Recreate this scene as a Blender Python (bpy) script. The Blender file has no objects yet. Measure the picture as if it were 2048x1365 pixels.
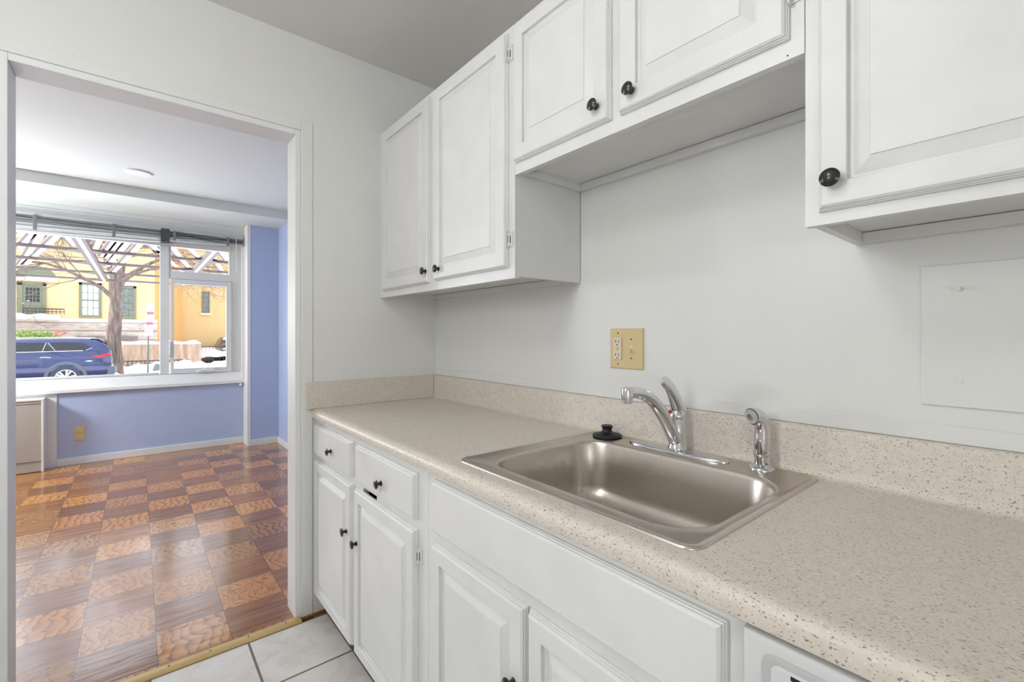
import bpy, bmesh, math, random
from mathutils import Vector, Matrix
random.seed(7)
PI = math.pi
SC = bpy.context.scene
COL = SC.collection

# ------------------------------------------------------------------ camera
H = 1.2418
YAW = math.atan2(749, 910)
cam = bpy.data.cameras.new('camera')
cam.sensor_width = 36.0
cam.lens = 36.0 * 910 / 2048
cam.shift_y = -12.5 / 2048
cam.clip_start = 0.02
cam.clip_end = 300
camo = bpy.data.objects.new('camera', cam)
camo.location = (0, 0, H)
camo.rotation_euler = (PI / 2, 0, -YAW)
COL.objects.link(camo)
SC.camera = camo

# ------------------------------------------------------------------ world, sun, exposure
SC.view_settings.view_transform = 'Standard'
SC.view_settings.look = 'None'
SC.view_settings.gamma = 1
SC.view_settings.use_curve_mapping = False
SC.view_settings.exposure = 0.12
w = bpy.data.worlds.new('world'); SC.world = w
w.use_nodes = True
wn = w.node_tree; wn.nodes.clear()
sky = wn.nodes.new('ShaderNodeTexSky')
sky.sky_type = 'NISHITA'
sky.sun_disc = False
sky.sun_elevation = math.radians(48)
sky.sun_rotation = math.radians(-70)
sky.dust_density = 3.0
hs = wn.nodes.new('ShaderNodeHueSaturation'); hs.inputs['Saturation'].default_value = 0.35
bg = wn.nodes.new('ShaderNodeBackground'); bg.inputs['Strength'].default_value = 0.80
wo = wn.nodes.new('ShaderNodeOutputWorld')
wn.links.new(sky.outputs[0], hs.inputs['Color'])
wn.links.new(hs.outputs[0], bg.inputs['Color'])
wn.links.new(bg.outputs[0], wo.inputs['Surface'])
# overcast winter day: the bright part of the sky is beyond the houses opposite, no direct sun

LIVING_FILL = 125.0  # strengths of the added fill lights
KITCHEN_FILL = 18
KITCHEN_FILL_BACK = 15.0
KITCHEN_FILL_CEILING = 10.0

def lamp(name, loc, power, radius, color):  # point light for an added fill source
    l = bpy.data.lights.new(name, 'POINT'); l.energy = power; l.shadow_soft_size = radius; l.color = color
    o = bpy.data.objects.new(name, l); o.location = loc; COL.objects.link(o); return o

# ------------------------------------------------------------------ materials
def srgb(r, g, b):
    f = lambda c: (c / 255 / 12.92) if c / 255 <= 0.04045 else ((c / 255 + 0.055) / 1.055) ** 2.4
    return (f(r), f(g), f(b), 1)

class NT:
    def __init__(s, name):
        s.m = bpy.data.materials.new(name); s.m.use_nodes = True
        s.t = s.m.node_tree; s.n = s.t.nodes
        s.b = s.n['Principled BSDF']
    def add(s, typ, **kw):
        n = s.n.new(typ)
        for k, v in kw.items():
            if k in n.inputs.keys(): n.inputs[k].default_value = v
            else: setattr(n, k, v)
        return n
    def link(s, a, b): s.t.links.new(a, b)
    def coord(s, scale=(1, 1, 1), loc=(0, 0, 0)):
        tc = s.add('ShaderNodeTexCoord'); mp = s.add('ShaderNodeMapping')
        mp.inputs['Scale'].default_value = scale; mp.inputs['Location'].default_value = loc
        s.link(tc.outputs['Object'], mp.inputs['Vector']); return mp.outputs[0]
    def noise(s, vec, scale=5, detail=4, rough=.5, dist=0):
        n = s.add('ShaderNodeTexNoise'); n.inputs['Scale'].default_value = scale
        n.inputs['Detail'].default_value = detail; n.inputs['Roughness'].default_value = rough
        n.inputs['Distortion'].default_value = dist
        s.link(vec, n.inputs['Vector']); return n.outputs['Fac']
    def ramp(s, fac, stops):
        r = s.add('ShaderNodeValToRGB'); e = r.color_ramp.elements
        while len(e) > 1: e.remove(e[-1])
        e[0].position = stops[0][0]; e[0].color = stops[0][1]
        for p, c in stops[1:]:
            x = e.new(p); x.color = c
        s.link(fac, r.inputs[0]); return r.outputs[0]
    def bump(s, h, strength=.1, dist=.01, normal=None):
        b = s.add('ShaderNodeBump'); b.inputs['Strength'].default_value = strength
        b.inputs['Distance'].default_value = dist
        s.link(h, b.inputs['Height'])
        if normal: s.link(normal, b.inputs['Normal'])
        s.link(b.outputs[0], s.b.inputs['Normal']); return b.outputs[0]
    def mix(s, fac, a, b, mode='MIX'):
        n = s.add('ShaderNodeMix'); n.data_type = 'RGBA'; n.blend_type = mode
        for inp, v in ((n.inputs[0], fac), (n.inputs[6], a), (n.inputs[7], b)):
            if isinstance(v, (int, float, tuple)): inp.default_value = v
            else: s.link(v, inp)
        return n.outputs[2]
    def math(s, op, a, b=None, c=None):
        n = s.add('ShaderNodeMath'); n.operation = op
        for i, v in enumerate((a, b, c)):
            if v is None: continue
            if isinstance(v, (int, float)): n.inputs[i].default_value = v
            else: s.link(v, n.inputs[i])
        return n.outputs[0]
    def base(s, v):
        if isinstance(v, tuple): s.b.inputs['Base Color'].default_value = v
        else: s.link(v, s.b.inputs['Base Color'])

M = {}
def simple(name, col, rough=.5, metal=0, var=.04, bscale=0, bstr=.1, bdist=.002, stretch=(1, 1, 1), coat=0):
    n = NT(name); v = n.coord(stretch)
    f = n.noise(v, 6, 4)
    c1 = tuple(min(1, c * (1 - var)) for c in col[:3]) + (1,); c2 = tuple(min(1, c * (1 + var)) for c in col[:3]) + (1,)
    n.base(n.ramp(f, [(.3, c1), (.7, c2)]))
    n.b.inputs['Roughness'].default_value = rough; n.b.inputs['Metallic'].default_value = metal
    if coat: n.b.inputs['Coat Weight'].default_value = coat
    if bscale: n.bump(n.noise(v, bscale, 3), bstr, bdist)
    M[name] = n.m; return n

simple('wall_paint', srgb(226, 226, 223), .42, bscale=140, bstr=.12, bdist=.002, var=.01)
simple('ceiling_paint', srgb(222, 219, 215), .8, bscale=90, bstr=.1, bdist=.002, var=.01)
simple('trim_paint', srgb(228, 229, 229), .4, bscale=60, bstr=.12, bdist=.002, var=.015)
simple('living_ceiling', srgb(222, 228, 225), .7, var=.01, bscale=60, bstr=.05, bdist=.002)
simple('blue_paint', srgb(178, 193, 226), .55, var=.015, bscale=120, bstr=.08, bdist=.002)
simple('window_frame', srgb(215, 219, 220), .35, var=.02)
simple('blind_metal', srgb(188, 191, 190), .3, metal=.3, var=.05)
simple('blind_mid', srgb(120, 122, 122), .4, metal=.2, var=.05)
simple('blind_dark', srgb(80, 82, 82), .4, metal=.3, var=.05)
simple('knob_black', srgb(22, 23, 24), .25, var=.1, coat=.4)
simple('rubber', srgb(24, 24, 25), .45, var=.15, bscale=200, bstr=.2)
simple('chrome', (.70, .70, .72, 1), .06, metal=1, var=.01)
simple('almond', srgb(216, 193, 145), .35, var=.02)
simple('almond_light', srgb(226, 212, 190), .35, var=.01)
simple('slot_dark', srgb(40, 34, 26), .6)
simple('screw', srgb(150, 135, 100), .4, metal=.6)
simple('red_plastic', srgb(200, 25, 45), .3)
simple('brass_strip', srgb(206, 178, 122), .4, metal=.4, var=.08)
simple('particle_board', srgb(150, 110, 75), .8, var=.2, bscale=300)
simple('old_floor', srgb(112, 78, 55), .6, var=.5, bscale=40, bstr=.4)
simple('radiator_metal', srgb(172, 166, 158), .4, var=.02)
simple('appliance', srgb(214, 215, 215), .3, var=.01)
simple('grey_plastic', srgb(188, 190, 190), .35, var=.01)
simple('black_gloss', srgb(14, 14, 15), .25)
simple('interior_dark', srgb(90, 82, 75), .8)
simple('plastic_white', srgb(235, 235, 235), .4)
# exterior
simple('yellow_light', srgb(228, 200, 156), .85, var=.03)
simple('yellow_wing', srgb(252, 218, 150), .85, var=.03)
simple('yellow_shaded', srgb(220, 166, 100), .85, var=.04)
simple('brown_roof', srgb(122, 106, 100), .8, var=.15)
simple('cream_stone', srgb(222, 208, 194), .85, var=.05)
simple('green_paint', srgb(118, 122, 98), .5, var=.05)
simple('ext_glass', srgb(120, 124, 120), .12, var=.25)
simple('curtain', srgb(214, 214, 208), .8, var=.05)
simple('dark_glass', srgb(34, 37, 40), .4, var=.2)
simple('car_blue', srgb(34, 44, 92), .2, metal=.2, var=.03, coat=1)
simple('car_cladding', srgb(92, 98, 112), .55, var=.05)
simple('tire', srgb(62, 68, 84), .8)
simple('alloy', srgb(214, 212, 216), .3, metal=.6)
simple('car_red', srgb(225, 50, 60), .25, coat=.5)
simple('car_black', srgb(40, 40, 48), .3, coat=.5, var=.1)
simple('plate_white', srgb(205, 210, 235), .4)
simple('plate_blue', srgb(90, 100, 170), .4)
simple('steel_dark', srgb(104, 92, 90), .6, var=.15)
simple('steel_light', srgb(214, 206, 202), .6, var=.06)
simple('iron', srgb(52, 48, 50), .6)
simple('pole_metal', srgb(112, 122, 118), .5, metal=.3)
simple('sign_white', srgb(226, 210, 226), .5)
simple('sign_red', srgb(214, 96, 124), .5)
simple('sign_grey', srgb(176, 150, 176), .5)
simple('asphalt', srgb(120, 118, 116), .9, var=.2)
simple('twig', srgb(112, 92, 84), .9, var=.2)
simple('leaf', srgb(128, 152, 72), .7, var=.25)
simple('leaf_red', srgb(196, 110, 80), .7, var=.25)
n = simple('snow', srgb(245, 247, 252), .7, var=.01, bscale=8, bstr=.4, bdist=.05)

def cabinet_paint():
    n = NT('cabinet_paint')
    v = n.coord((1, 1, .06)); a = n.noise(v, 260, 3)
    v2 = n.coord(); b = n.noise(v2, 120, 3, .6)
    h = n.math('ADD', n.math('MULTIPLY', a, .6), n.math('MULTIPLY', b, .8))
    c = n.noise(v2, 9, 3)
    n.base(n.ramp(c, [(.3, srgb(222, 222, 220)), (.7, srgb(228, 228, 227))]))
    n.b.inputs['Roughness'].default_value = .38
    n.bump(h, .22, .0025)
    M['cabinet_paint'] = n.m
cabinet_paint()

def counter():
    n = NT('countertop')
    v = n.coord()
    col = n.ramp(n.noise(v, 60, 5, .7), [(.25, srgb(210, 200, 188)), (.75, srgb(224, 215, 204))])
    def flecks(scale, stretch, thr, keep, colour, amt, loc):
        nonlocal col
        vv = n.coord(stretch, loc)
        nz = n.add('ShaderNodeTexNoise'); nz.inputs['Scale'].default_value = 45; nz.inputs['Detail'].default_value = 2
        n.link(vv, nz.inputs['Vector'])
        off = n.add('ShaderNodeVectorMath'); off.operation = 'MULTIPLY_ADD'
        n.link(nz.outputs['Color'], off.inputs[0]); off.inputs[1].default_value = (.012, .012, .012)
        n.link(vv, off.inputs[2])
        vo = n.add('ShaderNodeTexVoronoi'); vo.inputs['Scale'].default_value = scale
        vo.inputs['Randomness'].default_value = 1
        n.link(off.outputs[0], vo.inputs['Vector'])
        near = n.math('LESS_THAN', vo.outputs['Distance'], thr)
        sp = n.add('ShaderNodeSeparateColor'); n.link(vo.outputs['Color'], sp.inputs[0])
        k = n.math('LESS_THAN', sp.outputs[0], keep)
        m = n.math('MULTIPLY', n.math('MULTIPLY', near, k), amt)
        col = n.mix(m, col, colour)
    flecks(330, (1.35, .75, 1), .31, .50, srgb(158, 144, 133), .7, (0, 0, 0))
    flecks(240, (1.3, .62, 1), .27, .34, srgb(118, 104, 97), .8, (3, 1, 2))
    flecks(120, (1.4, .7, 1), .16, .10, srgb(126, 111, 106), .8, (7, 5, 1))
    flecks(170, (1, 1, 1), .3, .12, srgb(236, 226, 214), .7, (2, 8, 4))
    n.base(col)
    n.b.inputs['Roughness'].default_value = .42
    M['countertop'] = n.m
counter()

def stainless():
    n = NT('stainless')
    v = n.coord((1, 40, 1)); a = n.noise(v, 30, 3)
    n.base(n.ramp(n.noise(n.coord(), 5, 3), [(.3, (.58, .53, .48, 1)), (.7, (.64, .59, .54, 1))]))
    n.b.inputs['Metallic'].default_value = 1
    n.link(n.ramp(a, [(.3, (.27, .27, .27, 1)), (.7, (.34, .34, .34, 1))]), n.b.inputs['Roughness'])
    n.bump(a, .03, .001)
    M['stainless'] = n.m
stainless()

def glass():
    m = bpy.data.materials.new('window_glass'); m.use_nodes = True; t = m.node_tree; t.nodes.clear()
    o = t.nodes.new('ShaderNodeOutputMaterial'); mx = t.nodes.new('ShaderNodeMixShader')
    tr = t.nodes.new('ShaderNodeBsdfTransparent'); tr.inputs[0].default_value = (.97, .98, .98, 1)
    gl = t.nodes.new('ShaderNodeBsdfGlossy'); gl.inputs['Roughness'].default_value = .02
    fr = t.nodes.new('ShaderNodeFresnel'); fr.inputs[0].default_value = 1.25
    t.links.new(fr.outputs[0], mx.inputs[0]); t.links.new(tr.outputs[0], mx.inputs[1]); t.links.new(gl.outputs[0], mx.inputs[2])
    t.links.new(mx.outputs[0], o.inputs[0]); M['window_glass'] = m
glass()

def parquet():
    n = NT('parquet')
    tc = n.add('ShaderNodeTexCoord'); sp = n.add('ShaderNodeSeparateXYZ'); n.link(tc.outputs['Object'], sp.inputs[0])
    X, Y = sp.outputs[0], sp.outputs[1]
    T = .24
    u = n.math('DIVIDE', n.math('SUBTRACT', X, .06 - 24), T); v = n.math('DIVIDE', n.math('SUBTRACT', Y, 2.404 - 2.4), T)
    iu, iv = n.math('FLOOR', u), n.math('FLOOR', v)
    fu, fv = n.math('FRACT', u), n.math('FRACT', v)
    par = n.math('MODULO', n.math('ADD', n.math('ADD', iu, iv), 0), 2)
    cmb = n.add('ShaderNodeCombineXYZ'); n.link(iu, cmb.inputs[0]); n.link(iv, cmb.inputs[1])
    wn_ = n.add('ShaderNodeTexWhiteNoise'); wn_.noise_dimensions = '3D'; n.link(cmb.outputs[0], wn_.inputs['Vector'])
    rs = n.add('ShaderNodeSeparateColor'); n.link(wn_.outputs['Color'], rs.inputs[0])
    # each tile gets its own slice of grain
    def vec(sx, sy):
        c = n.add('ShaderNodeCombineXYZ')
        n.link(n.math('MULTIPLY', X, sx), c.inputs[0]); n.link(n.math('MULTIPLY', Y, sy), c.inputs[1])
        n.link(n.math('MULTIPLY', rs.outputs[1], 40), c.inputs[2]); return c.outputs[0]
    # straight grain along X
    g1 = n.noise(vec(2.0, 75), 1.0, 7, .72, .5)
    dark = n.ramp(g1, [(.28, srgb(84, 46, 18)), (.5, srgb(150, 92, 32)), (.72, srgb(192, 130, 58))])
    # cathedral grain: contour lines of a slow noise
    cn = n.noise(vec(7, 9), 1.0, 3.5, .55, .3)
    ct_ = n.math('FRACT', n.math('ADD', n.math('MULTIPLY', X, 24), n.math('MULTIPLY', cn, n.math('ADD', 3, n.math('MULTIPLY', rs.outputs[2], 7)))))
    fine = n.noise(vec(70, 9), 1.0, 4)
    light = n.ramp(ct_, [(.0, srgb(128, 76, 30)), (.10, srgb(152, 94, 38)), (.28, srgb(190, 126, 54)), (.85, srgb(208, 144, 66)), (1, srgb(156, 98, 42))])
    light = n.mix(n.math('MULTIPLY', fine, .35), light, srgb(158, 106, 62))
    col = n.mix(par, dark, light)
    tone = n.math('ADD', .68, n.math('MULTIPLY', rs.outputs[0], .5))
    hs = n.add('ShaderNodeHueSaturation'); n.link(tone, hs.inputs['Value']); n.link(col, hs.inputs['Color'])
    col = hs.outputs[0]
    eu = n.math('MINIMUM', fu, n.math('SUBTRACT', 1, fu)); ev = n.math('MINIMUM', fv, n.math('SUBTRACT', 1, fv))
    gap = n.math('LESS_THAN', n.math('MINIMUM', eu, n.math('MULTIPLY', ev, 1.6)), .006)
    col = n.mix(n.math('MULTIPLY', gap, .75), col, srgb(52, 32, 20))
    n.base(col)
    big = n.noise(n.coord((1, 3, 1)), 5, 2)
    rough = n.math('ADD', .11, n.math('MULTIPLY', rs.outputs[2], .09))
    n.link(rough, n.b.inputs['Roughness'])
    h = n.math('ADD', n.math('MULTIPLY', g1, .25), n.math('MULTIPLY', gap, -.8))
    h = n.math('ADD', h, n.math('MULTIPLY', big, 2.2))
    n.bump(h, .35, .004)
    n.b.inputs['Coat Weight'].default_value = .5; n.b.inputs['Coat IOR'].default_value = 1.55
    n.link(rough, n.b.inputs['Coat Roughness'])
    M['parquet'] = n.m
parquet()

def tiles():
    n = NT('floor_tile')
    tc = n.add('ShaderNodeTexCoord'); sp = n.add('ShaderNodeSeparateXYZ'); n.link(tc.outputs['Object'], sp.inputs[0])
    T = .31
    fu = n.math('FRACT', n.math('DIVIDE', n.math('SUBTRACT', sp.outputs[0], .345 - 31), T))
    fv = n.math('FRACT', n.math('DIVIDE', n.math('SUBTRACT', sp.outputs[1], 1.78 - 31), T))
    eu = n.math('MINIMUM', fu, n.math('SUBTRACT', 1, fu)); ev = n.math('MINIMUM', fv, n.math('SUBTRACT', 1, fv))
    gap = n.math('LESS_THAN', n.math('MINIMUM', eu, ev), .014)
    v = n.coord(); f = n.noise(v, 7, 6, .7, 1.2)
    c = n.ramp(f, [(.25, srgb(202, 192, 184)), (.5, srgb(220, 215, 210)), (.75, srgb(228, 226, 222))])
    n.base(n.mix(gap, c, srgb(118, 106, 95)))
    n.b.inputs['Roughness'].default_value = .38
    n.bump(n.math('ADD', n.math('MULTIPLY', f, .4), n.math('MULTIPLY', gap, -1)), .4, .004)
    M['floor_tile'] = n.m
tiles()

def masonry(name, c1, c2, mortar, scale=1, bw=.22, bh=.075, bstr=.3):
    n = NT(name); tc = n.add('ShaderNodeTexCoord'); sp = n.add('ShaderNodeSeparateXYZ'); n.link(tc.outputs['Object'], sp.inputs[0])
    c = n.add('ShaderNodeCombineXYZ'); n.link(sp.outputs[0], c.inputs[0]); n.link(sp.outputs[2], c.inputs[1])
    b = n.add('ShaderNodeTexBrick'); n.link(c.outputs[0], b.inputs['Vector'])
    b.inputs['Scale'].default_value = 1; b.inputs['Brick Width'].default_value = bw; b.inputs['Row Height'].default_value = bh
    b.inputs['Mortar Size'].default_value = .006 * scale
    b.inputs['Color1'].default_value = c1; b.inputs['Color2'].default_value = c2; b.inputs['Mortar'].default_value = mortar
    n.base(b.outputs['Color']); n.b.inputs['Roughness'].default_value = .9
    n.bump(b.outputs['Fac'], bstr, -.01)
    M[name] = n.m
masonry('yellow_brick', srgb(230, 198, 150), srgb(226, 190, 140), srgb(220, 184, 132))
masonry('wing_brick', srgb(228, 198, 146), srgb(224, 192, 138), srgb(218, 185, 130))

def rough_stone():
    n = NT('rough_stone'); v = n.coord((.6, 1, 1.6)); f = n.noise(v, 3.5, 8, .7, .8)
    n.base(n.ramp(f, [(.25, srgb(150, 132, 118)), (.45, srgb(192, 178, 168)), (.7, srgb(216, 204, 196))]))
    n.b.inputs['Roughness'].default_value = .95; n.bump(f, .9, .12); M['rough_stone'] = n.m
rough_stone()

def old_concrete():
    n = NT('old_concrete'); v = n.coord((3, 3, .45)); f = n.noise(v, 2.2, 7, .7)
    g = n.noise(n.coord(), 9, 6, .7)
    c = n.ramp(f, [(.3, srgb(122, 98, 82)), (.5, srgb(166, 140, 118)), (.7, srgb(196, 170, 146))])
    n.base(n.mix(n.math('MULTIPLY', g, .35), c, srgb(120, 98, 84)))
    n.b.inputs['Roughness'].default_value = .95; n.bump(g, .5, .03); M['old_concrete'] = n.m
old_concrete()

def bark():
    n = NT('bark'); v = n.coord((1, 1, .16)); f = n.noise(v, 14, 6, .7, .4)
    n.base(n.ramp(f, [(.3, srgb(88, 72, 64)), (.5, srgb(128, 110, 100)), (.72, srgb(166, 150, 140))]))
    n.b.inputs['Roughness'].default_value = .95; n.bump(f, 1, .05); M['bark'] = n.m
bark()

# ------------------------------------------------------------------ mesh building
class MB:
    def __init__(s): s.v = []; s.f = []
    def add(s, vs, fs):
        o = len(s.v); s.v += [tuple(p) for p in vs]; s.f += [tuple(i + o for i in f) for f in fs]; return s
    def box(s, x0, x1, y0, y1, z0, z1):
        if x0 > x1: x0, x1 = x1, x0
        if y0 > y1: y0, y1 = y1, y0
        if z0 > z1: z0, z1 = z1, z0
        return s.add([(x0, y0, z0), (x1, y0, z0), (x1, y1, z0), (x0, y1, z0), (x0, y0, z1), (x1, y0, z1), (x1, y1, z1), (x0, y1, z1)],
              [(0, 3, 2, 1), (4, 5, 6, 7), (0, 1, 5, 4), (1, 2, 6, 5), (2, 3, 7, 6), (3, 0, 4, 7)])
    def loft(s, rings, cap0=True, cap1=True, closed=True):
        n = len(rings[0]); o = len(s.v)
        for r in rings: s.v += [tuple(p) for p in r]
        for k in range(len(rings) - 1):
            a, b = o + k * n, o + (k + 1) * n
            for i in range(n if closed else n - 1):
                j = (i + 1) % n
                s.f.append((a + i, a + j, b + j, b + i))
        if cap0: s.f.append(tuple(o + i for i in reversed(range(n))))
        if cap1: s.f.append(tuple(o + (len(rings) - 1) * n + i for i in range(n)))
        return s
    def lathe(s, c, prof, axis='z', seg=24, sx=1, sy=1):
        rings = []
        for r, h in prof:
            ring = []
            for i in range(seg):
                a = 2 * PI * i / seg; p, q = r * math.cos(a) * sx, r * math.sin(a) * sy
                if axis == 'z': ring.append((c[0] + p, c[1] + q, c[2] + h))
                elif axis == 'x': ring.append((c[0] + h, c[1] + p, c[2] + q))
                elif axis == '-x': ring.append((c[0] - h, c[1] + q, c[2] + p))
                elif axis == 'y': ring.append((c[0] + q, c[1] + h, c[2] + p))
                elif axis == '-y': ring.append((c[0] + p, c[1] - h, c[2] + q))
            rings.append(ring)
        return s.loft(rings)
    def tube(s, path, rad, seg=10, flat=1.0, up=(0, 0, 1), jitter=0):
        P = [Vector(p) for p in path]; rings = []
        if not isinstance(rad, (list, tuple)): rad = [rad] * len(P)
        side = None
        for i, p in enumerate(P):
            t = (P[min(i + 1, len(P) - 1)] - P[max(i - 1, 0)]).normalized()
            if side is None:
                u = Vector(up)
                if abs(t.dot(u)) > .97: u = Vector((0, 1, 0)) if abs(t.y) < .9 else Vector((1, 0, 0))
                side = t.cross(u).normalized()
            else:
                side = (side - t * side.dot(t)).normalized()
            nn = side.cross(t).normalized()
            r = rad[i]; ra, rb = (r if isinstance(r, tuple) else (r, r * flat))
            ring = []
            for k in range(seg):
                a = 2 * PI * k / seg; j = 1 + random.uniform(-jitter, jitter)
                ring.append(p + side * math.cos(a) * ra * j + nn * math.sin(a) * rb * j)
            rings.append(ring)
        return s.loft(rings)
    def build(s, name, mat, parent=None, smooth=None, bevel=0, seg=2, root=None):
        off = Vector((0, 0, 0)); p = parent
        while p is not None: off += p.location; p = p.parent
        me = bpy.data.meshes.new(name)
        if root is not None: off = Vector(root)
        me.from_pydata([(x - off.x, y - off.y, z - off.z) for x, y, z in s.v], [], s.f)
        bm = bmesh.new(); bm.from_mesh(me); bmesh.ops.recalc_face_normals(bm, faces=bm.faces); bm.to_mesh(me); bm.free()
        me.materials.append(M[mat])
        if smooth is not None:
            me.shade_smooth(); me.set_sharp_from_angle(angle=math.radians(smooth))
        o = bpy.data.objects.new(name, me); COL.objects.link(o)
        if root is not None: o.location = root
        if parent is not None: o.parent = parent
        if bevel:
            b = o.modifiers.new('bevel', 'BEVEL'); b.width = bevel; b.segments = seg; b.limit_method = 'ANGLE'; b.angle_limit = math.radians(40)
            b.harden_normals = False
        return o

def box(*a): return MB().box(*a)
def tag(o, label=None, cat=None, group=None, kind=None):
    if label: o['label'] = label
    if cat: o['category'] = cat
    if group: o['group'] = group
    if kind: o['kind'] = kind
    return o
def thing(name, loc, label, cat, group=None):
    o = bpy.data.objects.new(name, None); o.location = loc; o.empty_display_size = .1; COL.objects.link(o)
    return tag(o, label, cat, group)
def struct(name, mb, mat, **kw):
    return tag(mb.build(name, mat, **kw), kind='structure')

def rect_x(x, y0, y1, z0, z1):            # ring facing -X
    return [(x, y1, z0), (x, y0, z0), (x, y0, z1), (x, y1, z1)]
def rr(x0, x1, y0, y1, r, z, n=6):        # rounded rectangle ring in plan
    pts = []
    for cx, cy, a0 in ((x1 - r, y1 - r, 0), (x0 + r, y1 - r, 90), (x0 + r, y0 + r, 180), (x1 - r, y0 + r, 270)):
        for k in range(n + 1):
            a = math.radians(a0 + 90 * k / n); pts.append((cx + r * math.cos(a), cy + r * math.sin(a), z))
    return pts

# ------------------------------------------------------------------ room shell
YE = 2.131; XW = 1.225; ZC = 2.55; YB = 2.255
struct('floor', box(-4.1, 1.40, 2.115, 6.02, -.15, 0), 'parquet')
struct('floor_kitchen', box(-1.15, .66, -1.9, 2.092, -.15, 0), 'floor_tile')
struct('floor_under_cabinets', box(.60, 1.30, 2.092, 2.131, -.15, -.004).box(.66, 1.30, -1.9, 2.092, -.15, -.006), 'old_floor')
struct('ceiling', box(-1.3, 1.4, -2.1, 2.19, ZC, ZC + .25), 'ceiling_paint')
struct('ceiling_living', box(-4.2, 1.4, 2.19, 5.265, ZC + .01, ZC + .25).box(-4.2, 1.4, 5.265, 6.3, 2.467, ZC + .25), 'living_ceiling')
struct('wall_right', box(XW, 1.40, -2.1, 2.14, 0, ZC), 'wall_paint')
struct('wall_left', box(-1.3, -1.15, -2.1, 2.14, 0, ZC), 'wall_paint')
struct('wall_back', box(-1.3, 1.4, -2.05, -1.9, 0, ZC), 'wall_paint')
struct('wall_end', MB().box(-4.1, -.342, YE, YB, 0, ZC).box(.554, 1.40, YE, YB, 0, ZC).box(-.342, .554, YE, YB, 2.139, ZC), 'wall_paint')
# door lining and casing round the opening
t = MB()
for (x0, x1) in ((.530, .554), (-.342, -.318)): t.box(x0, x1, YE - .001, YB + .004, 0, 2.139)
t.box(-.318, .530, YE - .001, YB + .004, 2.115, 2.139)
struct('trim_1', t, 'trim_paint', bevel=.002)
t = MB()
t.box(.5545, .602, YE - .005, YE, 0, 2.187).box(-.395, -.3425, YE - .005, YE, 0, 2.187).box(-.3425, .5545, YE - .005, YE, 2.1395, 2.187)
struct('trim_2', t, 'wall_paint', bevel=.0025)
struct('trim_3', box(XW - .004, XW, -1.0, 2.112, 1.0305, 1.064), 'wall_paint', bevel=.0015)
# living room
XR = 1.26
struct('wall_living_right', box(XR, 1.40, YB, 6.3, 0, ZC), 'blue_paint')
struct('wall_living_left', box(-4.2, -4.05, YB, 6.3, 0, ZC), 'trim_paint')
fw = MB().box(-4.1, 1.26, 6.02, 6.25, -.1, .69).box(.975, 1.26, 6.02, 6.25, .69, 2.47).box(-4.1, -2.2, 6.02, 6.25, .69, 2.47)
struct('wall_far', fw, 'blue_paint')
struct('wall_column', box(.968, XR, 5.77, 6.02, 0, 2.467), 'blue_paint')
struct('trim_4', box(.944, .9675, 5.775, 6.02, 0, 2.467).box(.9675, .9700, 5.768, 5.775, .0, 2.467), 'trim_paint')
struct('baseboard_far', box(-.585, .944, 6.005, 6.02, 0, .07), 'trim_paint', bevel=.003)
struct('baseboard_column', box(.955, XR - .015, 5.757, 5.77, 0, .07), 'trim_paint', bevel=.003)
struct('baseboard_right', box(XR - .014, XR, YB + .01, 5.77, 0, .07), 'trim_paint', bevel=.003)
# unpainted white patch of wall beside the heater
struct('trim_5', box(-1.9, -.585, 6.012, 6.02, 0, .69), 'trim_paint')
# header box above the window
struct('trim_6', box(-2.2, .944, 5.985, 6.15, 2.352, 2.467), 'window_frame', bevel=.002)
struct('trim_7', box(-2.2, .944, 5.978, 5.985, 2.405, 2.410), 'window_frame')
# window
W = struct('window_1', MB().box(-2.2, .835, 6.09, 6.16, 2.19, 2.36).box(-2.2, .944, 6.09, 6.16, .735, .822).box(.838, .944, 6.09, 6.16, .822, 2.36).box(.944, .975, 6.02, 6.16, .69, 2.467), 'window_frame', bevel=.003)
MB().box(.184, .262, 6.085, 6.155, .822, 2.19).build('mullion', 'window_frame', W, bevel=.003)
MB().box(.262, .838, 6.09, 6.15, 1.845, 1.93).build('transom', 'window_frame', W, bevel=.003)
MB().box(.262, .278, 6.095, 6.15, 1.93, 2.215).box(.812, .838, 6.095, 6.15, 1.93, 2.215).build('top_light_frame', 'window_frame', W, bevel=.002)
sash = MB().box(.272, .303, 6.075, 6.13, .826, 1.842).box(.783, .832, 6.075, 6.13, .826, 1.842).box(.303, .783, 6.075, 6.13, 1.79, 1.842).box(.303, .783, 6.075, 6.13, .826, .876).build('casement_sash', 'window_frame', W, bevel=.003)
MB().box(.303, .783, 6.100, 6.106, .876, 1.79).build('pane', 'window_glass', sash)
MB().box(-2.2, .184, 6.115, 6.121, .822, 2.19).build('pane', 'window_glass', W)
MB().box(.278, .812, 6.115, 6.121, 1.93, 2.19).build('pane', 'window_glass', W)
MB().box(-2.2, .176, 6.085, 6.115, .822, .842).build('glazing_bead', 'window_frame', W, bevel=.002)
MB().tube([(.268, 6.07, 1.15), (.268, 6.05, 1.14), (.268, 6.048, 1.03), (.268, 6.07, 1.02)], .008, 8).box(.262, .276, 6.068, 6.086, 1.0, 1.17).build('lock_handle', 'window_frame', W, smooth=40)
MB().box(.50, .64, 6.05, 6.075, .828, .848).tube([(.50, 6.055, .845), (.55, 6.04, .852), (.66, 6.035, .85)], .007, 8).tube([(.545, 6.06, .85), (.60, 6.055, .875), (.615, 6.05, .90)], .005, 8).build('crank_operator', 'plastic_white', W, smooth=40)
sp_ = [(-2.2, 6.09, .735), (-2.2, 6.09, .82), (-2.2, 6.085, .82), (-2.2, 6.04, .735), (-2.2, 6.035, .722)]
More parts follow.
